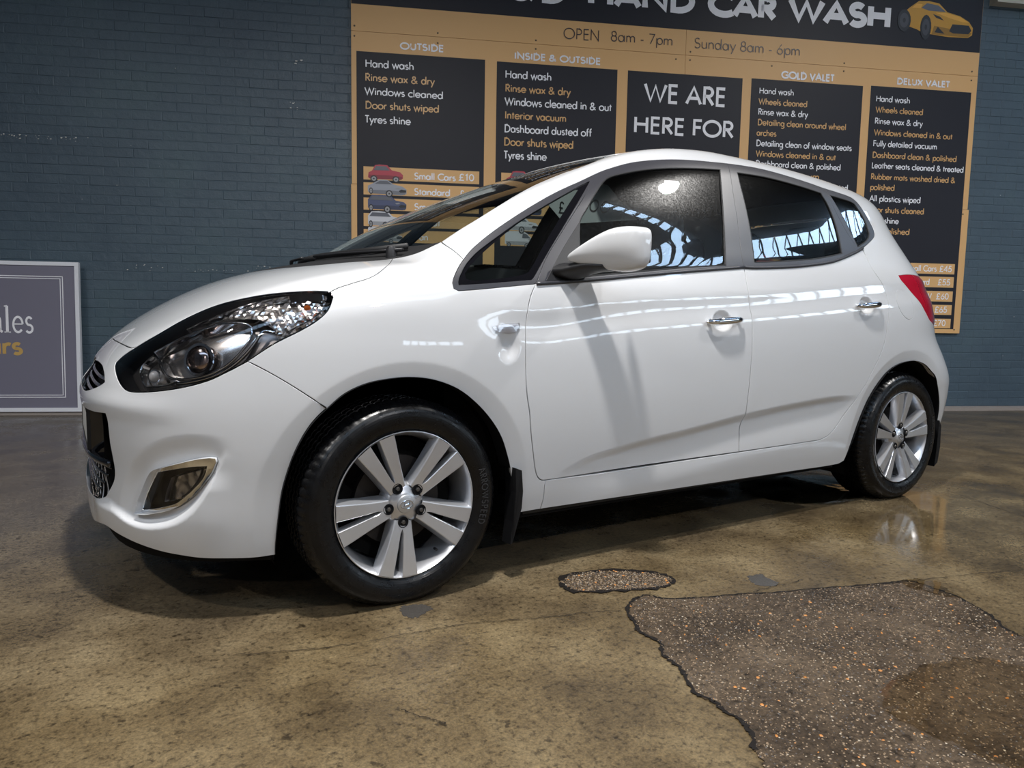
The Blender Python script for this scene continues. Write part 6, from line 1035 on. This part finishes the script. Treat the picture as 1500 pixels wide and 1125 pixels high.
def tyre_material():
    m = mat('tyre_rubber', (.0035, .0035, .004), .33, spec=.35); q = NT(m); tc = q.n('ShaderNodeTexCoord'); no = q.noise(tc.outputs['Object'], 40, 4)
    q.l(q.math('ADD', q.math('MULTIPLY', no, .45), .08), q.b.inputs['Roughness'])
    s = q.n('ShaderNodeSeparateXYZ'); q.l(tc.outputs['Object'], s.inputs[0]); r = q.math('SQRT', q.math('ADD', q.math('MULTIPLY', s.outputs[0], s.outputs[0]), q.math('MULTIPLY', s.outputs[2], s.outputs[2])))
    w = q.math('SINE', q.math('MULTIPLY', r, 900.)); bu = q.n('ShaderNodeBump', i_Strength=.12, i_Distance=.002); q.l(q.math('ADD', q.math('MULTIPLY', w, .25), no), bu.inputs['Height']); q.l(bu.outputs[0], q.b.inputs['Normal']); return m
tyrem = tyre_material(); ty = tyre_mesh(); ty.materials.append(tyrem)
def rim_parts():
    """alloy wheel about the y axis, outer face at y~0; five pairs of flat spokes"""
    mb = MB()
    prof = [(.2215, .006), (.2232, .002), (.2228, -.001), (.2205, -.0015), (.2185, .001), (.2150, .008), (.2090, .020), (.2020, .050), (.1980, .085), (.1960, .14), (.2000, .195), (.2100, .200)]
    mb.lathe(prof, 96); rim = (mb.V, mb.F)
    sp = MB()
    dirs = [262+72*i for i in range(5)]
    rs = [.050, .062, .075, .090, .108, .128, .150, .172, .192, .2085, .2195]
    for dg in dirs:
        th = radians(dg); er = (cos(th), sin(th)); et = (-sin(th), cos(th))
        for sgn in (-1, 1):
            V = []
            for r in rs:
                u = (r-.050)/(.2190-.050)
                yo = .027+.0365*u**1.05
                yi = .0 if r < .088 else .0020+.0105*((r-.088)/.1265)**1.0
                yi2 = max(yi, .0)
                zf = .0125-.0170*u-.002*sin(pi*u)   # face recess: hub sits back, rim end comes forward
                dep = .034-.006*u
                gap = 0 if r < .088 else 1
                if gap == 0: zc = zf+.003
                pr = [(yi2, zf+dep), (yi2, zf+.012*gap), (yi2+.0022*gap, zf+.0012), (yi2+.0036*gap, zf), (yo-.003, zf-.0005), (yo-.0005, zf+.001), (yo+.006, zf+.018), (yo+.009, zf+dep+.006)]
                for q_, y_ in pr:
                    t_ = q_*sgn; rr = math.sqrt(max(r*r-t_*t_*min(1, max(0, (r-.12)/.08)), 1e-6)); V.append((er[0]*rr+et[0]*t_, y_, er[1]*rr+et[1]*t_))
            n = 8; Fc = []
            for i in range(len(rs)-1):
                for k in range(n-1):
                    f = (i*n+k, i*n+k+1, (i+1)*n+k+1, (i+1)*n+k); Fc.append(f if sgn > 0 else f[::-1])
            sp.add(V, Fc)
    # hub
    hub = MB(); hub.lathe([(.0, .010), (.030, .010), (.034, .0125), (.050, .016), (.060, .022), (.068, .034), (.070, .060)], 60)
    return rim, (sp.V, sp.F), (hub.V, hub.F), dirs
rim_d, spoke_d, hub_d, DIRS = rim_parts()
def mk(name, V, Fc, m, ang=35):
    me = bpy.data.meshes.new(name); me.from_pydata([tuple(map(float, v)) for v in V], [], Fc); me.update(); me.shade_smooth(); me.set_sharp_from_angle(angle=radians(ang)); me.materials.append(m); return me
rim_me = mk('rim', *rim_d, alloy); sp_me = mk('spokes', *spoke_d, alloy, 28); hub_me = mk('hub', *hub_d, alloy)
b = MB(); b.lathe([(.0, .0012), (.0140, .0012), (.0148, -.0004), (.0162, -.0002), (.0172, .003)], 24); shade_disc_me = mk('nut_shade_disc', b.V, b.F, blackr)  # flat black disc that paints the shade inside each nut recess
b = MB(); b.lathe([(0, .002), (.0052, .002), (.0070, .004), (.0075, .010)], 6); nut_me = mk('wheel_nut', b.V, b.F, mat('nut_steel', (.16, .155, .15), .35, .9))
b = MB(); b.lathe([(0, .0035), (.020, .0042), (.0265, .0065), (.0285, .010)], 40); cap_me = mk('hub_cap', b.V, b.F, mat('cap_silver', (.55, .56, .58), .35, .7))
b = MB(); P = [(.0205*cos(t), .0028, .0125*sin(t)) for t in np.linspace(0, 2*pi, 41)[:-1]]; b.tube(P, .0011, 6, True)
sl_ = lambda x, z: (x+.32*z, .0028, z)
b.tube([sl_(-.0085, -.0088), sl_(-.0065, 0), sl_(-.0085, .0088)], [.0011, .0022, .0011], 6); b.tube([sl_(.0085, -.0088), sl_(.0065, 0), sl_(.0085, .0088)], [.0011, .0022, .0011], 6); b.tube([sl_(-.0065, -.0015), sl_(0, .0002), sl_(.0065, .0015)], .0016, 6)
logo_me = mk('cap_emblem', b.V, b.F, chrome)
b = MB(); b.tube([(0, 0, 0), (0, .016, 0)], .0045, 10); valve_me = mk('valve', b.V, b.F, blackp)
b = MB(); b.lathe([(.0, .060), (.06, .060), (.065, .075), (.138, .075), (.138, .098), (0, .098)], 48); disc_me = mk('brake_disc', b.V, b.F, mat('brake_iron', (.035, .03, .028), .5, .4))
b = MB(); b.lathe([(.0, .10), (.19, .10), (.195, .20)], 40); back_me = mk('wheel_back', b.V, b.F, linerm)
b = MB()
for w_, th0 in (('ARROWSPEED', 20),):
    cur = th0
    for ch_ in w_:
        a_, st = GL[ch_]; sc = .022
        for P in st:
            def pl(px, pz, cur=cur): 
                r = .251+pz; t = radians(cur)-px/r; return (r*cos(t), -.0122+.0004*(pz/.02), r*sin(t))
            ribbon(b, [(p[0]*sc, p[1]*sc) for p in P], .0028, pl)
        cur -= math.degrees((a_+.12)*sc/.251)
let_me = mk('tyre_lettering', b.V, b.F, mat('tyre_mark', (.035, .035, .037), .35))
def wheel(x, y, sgn, rot=0, first=None):
    w = link('wheel', rim_me, None, car); w.location = (x, y, .3045); w.rotation_euler = (0, radians(rot), 0)
    if sgn < 0: w.rotation_euler = (0, radians(rot), pi)
    t = link('tyre', ty, None, w); t.rotation_euler = (0, -radians(rot), 0)
    lt = link('tyre_lettering', let_me, None, w); lt.rotation_euler = (0, -radians(rot), 0)
    link('spokes', sp_me, None, w); link('hub', hub_me, None, w)
    c = link('hub_cap', cap_me, None, w); e = link('cap_emblem', logo_me, None, w)
    for dg in DIRS:
        r = .0555; px, pz = r*cos(radians(dg)), r*sin(radians(dg))
        p = link('nut_shade_disc', shade_disc_me, None, w); p.location = (px, .0090, pz); n_ = link('wheel_nut', nut_me, None, w); n_.location = (px, .0040, pz)
    v = link('valve', valve_me, None, w); v.location = (.195*cos(radians(304)), .022, .195*sin(radians(304)))
    link('brake_disc', disc_me, None, w); link('wheel_back', back_me, None, w)
    return w
wheel(0, -.862, 1); wheel(2.615, -.862, 1, 30); wheel(0, .862, -1); wheel(2.615, .862, -1)
# ---- wheel liners, floor pan
for x, R in ((0, .392), (2.615, .385)):
    mb = MB(); n = 28; V = []
    for y in (-.735 if x < 1 else -.80, -.50):
        for i in range(n+1): t = radians(-25+230*i/n); V.append((x+R*cos(t), y, max(.305+R*sin(t), .14)))
    mb.add(V, [(i, i+1, n+2+i, n+1+i) for i in range(n)]); V2 = [(x, -.5, .305)]+[V[n+1+i] for i in range(n+1)]; mb.add(V2, [(0, i+1, i+2) for i in range(n)])
    # lip that turns in from the arch edge
    w_ = mb.build('wheel_liner', linerm, car, True, 40); mirror(w_)
for P in (d['archF2']+d['archF'][1:], d['archR']+arc_end):
    Q = np.array([list(p) for p in smooth_poly(P, 4, False)]); N_ = grad(Q); n = len(Q); cx = 0 if P[0][0] < 1.2 else 2.615
    mb = MB(); A1 = [tuple(p-n_*.012+np.array([0, .07, 0])) for p, n_ in zip(Q, N_)]; Q = Q+np.array([[(cx-p[0])*.007, 0, (.305-p[2])*.007] for p in Q])+N_*.0005
    mb.add([tuple(p) for p in Q]+A1, [(i, i+1, n+i+1, n+i) for i in range(n-1)]); mirror(mb.build('arch_return', blackr, car, True))
mb = MB(); mb.box(-.55, 3.1, -.50, .50, .16, .26); mb.box(.42, 2.18, -.79, .79, .185, .25); mb.box(.42, 3.05, -.48, .48, .26, .40); mb.build('floor_pan', blackr, car)
mb = MB(); mb.tube([(2.3, -.45, .20), (2.9, -.45, .20)], .03, 8); mb.tube([(.6, .1, .175), (2.9, .1, .19)], .025, 8); mb.build('exhaust_pipe', blackr, car)
# bulkhead, plus a black block that paints in the engine bay darkness
mb = MB(); mb.box(-.60, .42, -.50, .50, .26, .70); mb.box(.20, .50, -.70, .70, .3, .93); mb.build('bulkhead_dark_fill', blackr, car)
# ---- mud flaps
mf = d['mudflap']; mb = MB(); P = [(.374, .380), (.398, .370), (.404, .30), (.400, .245), (.390, .18), (.374, .128), (.366, .124), (.374, .20), (.377, .30)]
n = len(P); V = [(p[0], -.862-.012*(p[1] > .2), p[1]) for p in P]+[(p[0]-.004, -.815, p[1]) for p in P]
mb.add(V, [tuple(range(n))[::-1], tuple(range(n, 2*n))]+[(i, (i+1) % n, n+(i+1) % n, n+i) for i in range(n)]); mirror(mb.build('mud_flap', mat('flap_black', (.006, .006, .007), .55, spec=.3), car, False))
mb = MB(); P = [(2.985, .36), (3.005, .33), (3.01, .22), (2.995, .14), (2.965, .12), (2.975, .20)]; n = len(P); V = [(p[0], -.845, p[1]) for p in P]+[(p[0], -.76, p[1]) for p in P]
mb.add(V, [tuple(range(n))[::-1], tuple(range(n, 2*n))]+[(i, (i+1) % n, n+(i+1) % n, n+i) for i in range(n)]); mirror(mb.build('mud_flap', mat('flap_black', (.006, .006, .007), .55, spec=.3), car, False))
# ---- interior
mb = MB(); V = []
dash = [(.16, .93), (.20, 1.015), (.34, 1.045), (.52, 1.040), (.64, 1.01), (.68, .93), (.64, .78), (.60, .55), (.40, .5)]
for y in np.linspace(-.74, .74, 15):
    for x, z in dash: V.append((x+.03*abs(y), y, z-.10*max(0, abs(y)-.55)))
n = len(dash); mb.add(V, [(i*n+k, i*n+(k+1) % n, (i+1)*n+(k+1) % n, (i+1)*n+k) for i in range(14) for k in range(n)]+[tuple(range(n)), tuple(14*n+k for k in range(n))[::-1]])
dsh = mb.build('dashboard', interior, car, True, 40)
mb = MB(); 
for i in range(12): mb.box(.33+.012*i, .338+.012*i, -.735, -.66, 1.030, 1.036)
mb.build('demister_vent', blackr, dsh)
# steering wheel on the far side
mb = MB(); c = Vector((.86, .36, .93)); ax = Vector((-.9, 0, .44)).normalized(); a = Vector((0, 1, 0)); b_ = ax.cross(a)
mb.tube([c+.18*(cos(t)*a+sin(t)*b_) for t in np.linspace(0, 2*pi, 33)[:-1]], .016, 8, True); mb.tube([c-a*.17, c+a*.17], .02, 6); mb.tube([c, c-b_*.17], .02, 6); mb.tube([c, c+ax*-.0+Vector((-.22, 0, -.08))], .03, 8)
mb.build('steering_wheel', blackp, car, True)
def seat(x, y, w=.50):
    def pad(secs, m_=20, e=.55):
        mb = MB(); V = []
        for cx, cz, hx, hy, hz, dx, dz in secs: pass
        return mb
    mb = MB(); V = []; m_ = 20
    back = [(.0, .0, .07, .20), (.03, .12, .075, .235), (.07, .30, .075, .245), (.11, .46, .065, .235), (.145, .58, .055, .20), (.155, .625, .02, .15)]
    for bx, bz, hx, hy in back:
        for k in range(m_):
            t = 2*pi*k/m_; cc, ss = cos(t), sin(t); V.append((x+.28+bx+hx*math.copysign(abs(cc)**.6, cc), y+hy*math.copysign(abs(ss)**.6, ss), .52+bz))
    mb.add(V, [(i*m_+k, i*m_+(k+1) % m_, (i+1)*m_+(k+1) % m_, (i+1)*m_+k) for i in range(5) for k in range(m_)]+[tuple(5*m_+k for k in range(m_))])
    o = mb.build('seat', seatm, car, True, 60)
    mb = MB(); V = []
    for zz, hx, hy in ((.40, .22, .22), (.46, .25, .245), (.53, .25, .245), (.56, .22, .21)):
        for k in range(m_): t = 2*pi*k/m_; cc, ss = cos(t), sin(t); V.append((x+.08+hx*math.copysign(abs(cc)**.5, cc), y+hy*math.copysign(abs(ss)**.5, ss), zz))
    mb.add(V, [(i*m_+k, i*m_+(k+1) % m_, (i+1)*m_+(k+1) % m_, (i+1)*m_+k) for i in range(3) for k in range(m_)]+[tuple(3*m_+k for k in range(m_))]); mb.build('cushion', seatm, o, True, 60)
    mb = MB(); V = []
    for zz, hx, hy in ((1.175, .03, .10), (1.19, .045, .125), (1.25, .05, .13), (1.31, .045, .12), (1.335, .02, .08)):
        for k in range(m_): t = 2*pi*k/m_; V.append((x+.28+.165+hx*cos(t), y+hy*math.copysign(abs(sin(t))**.6, sin(t)), zz))
    mb.add(V, [(i*m_+k, i*m_+(k+1) % m_, (i+1)*m_+(k+1) % m_, (i+1)*m_+k) for i in range(4) for k in range(m_)]+[tuple(range(m_))[::-1], tuple(4*m_+k for k in range(m_))])
    for s in (-.05, .05): mb.tube([(x+.43, y+s, 1.10), (x+.445, y+s, 1.19)], .006, 6)
    mb.build('headrest', seatm, o, True, 60); return o
for x, y in ((1.0, -.37), (1.0, .37), (1.95, -.40), (1.95, .40), (1.95, 0)): seat(x, y)
# far door belts / headliner
hlp = fixtop([[1.10, -.50, 1.5], [1.7, -.53, 1.5], [2.2, -.53, 1.5], [2.7, -.5, 1.5], [2.75, 0, 1.5], [1.08, 0, 1.5]])
hh = [hlp[5]]+hlp[:5]; panel('headliner', hh+mir(rev(hh))[1:-1], interior, car, n=(0, 0, 1), res=.08, step=.05, g=0, off=.03, th=0)
# pale lettered panel set upright inside the cabin
cq = [(.865, 1.335), (1.082, 1.441), (1.187, 1.438), (1.362, 1.303), (1.044, 1.263), (.944, 1.269)]
mb = MB(); n = 6; yy = -.30; V = [(x, yy, z) for x, z in cq]+[(x, yy+.002, z) for x, z in cq]
mb.add(V, [tuple(range(n)), tuple(range(n, 2*n))[::-1]]+[(i, (i+1) % n, n+(i+1) % n, n+i) for i in range(n)]); pale_panel = mb.build('lettered_panel', mat('pale_grey', (.30, .33, .34), .6), car)
mb = MB(); text_into(mb, '£', .93, 1.295, .03, .05, .13, lambda x, z: (x, yy-.001, z)); text_into(mb, '00', 1.08, 1.315, .12, .055, .13, lambda x, z: (x+.3*(z-1.315), yy-.001, z)); mb.build('lettering', blackp, pale_panel)
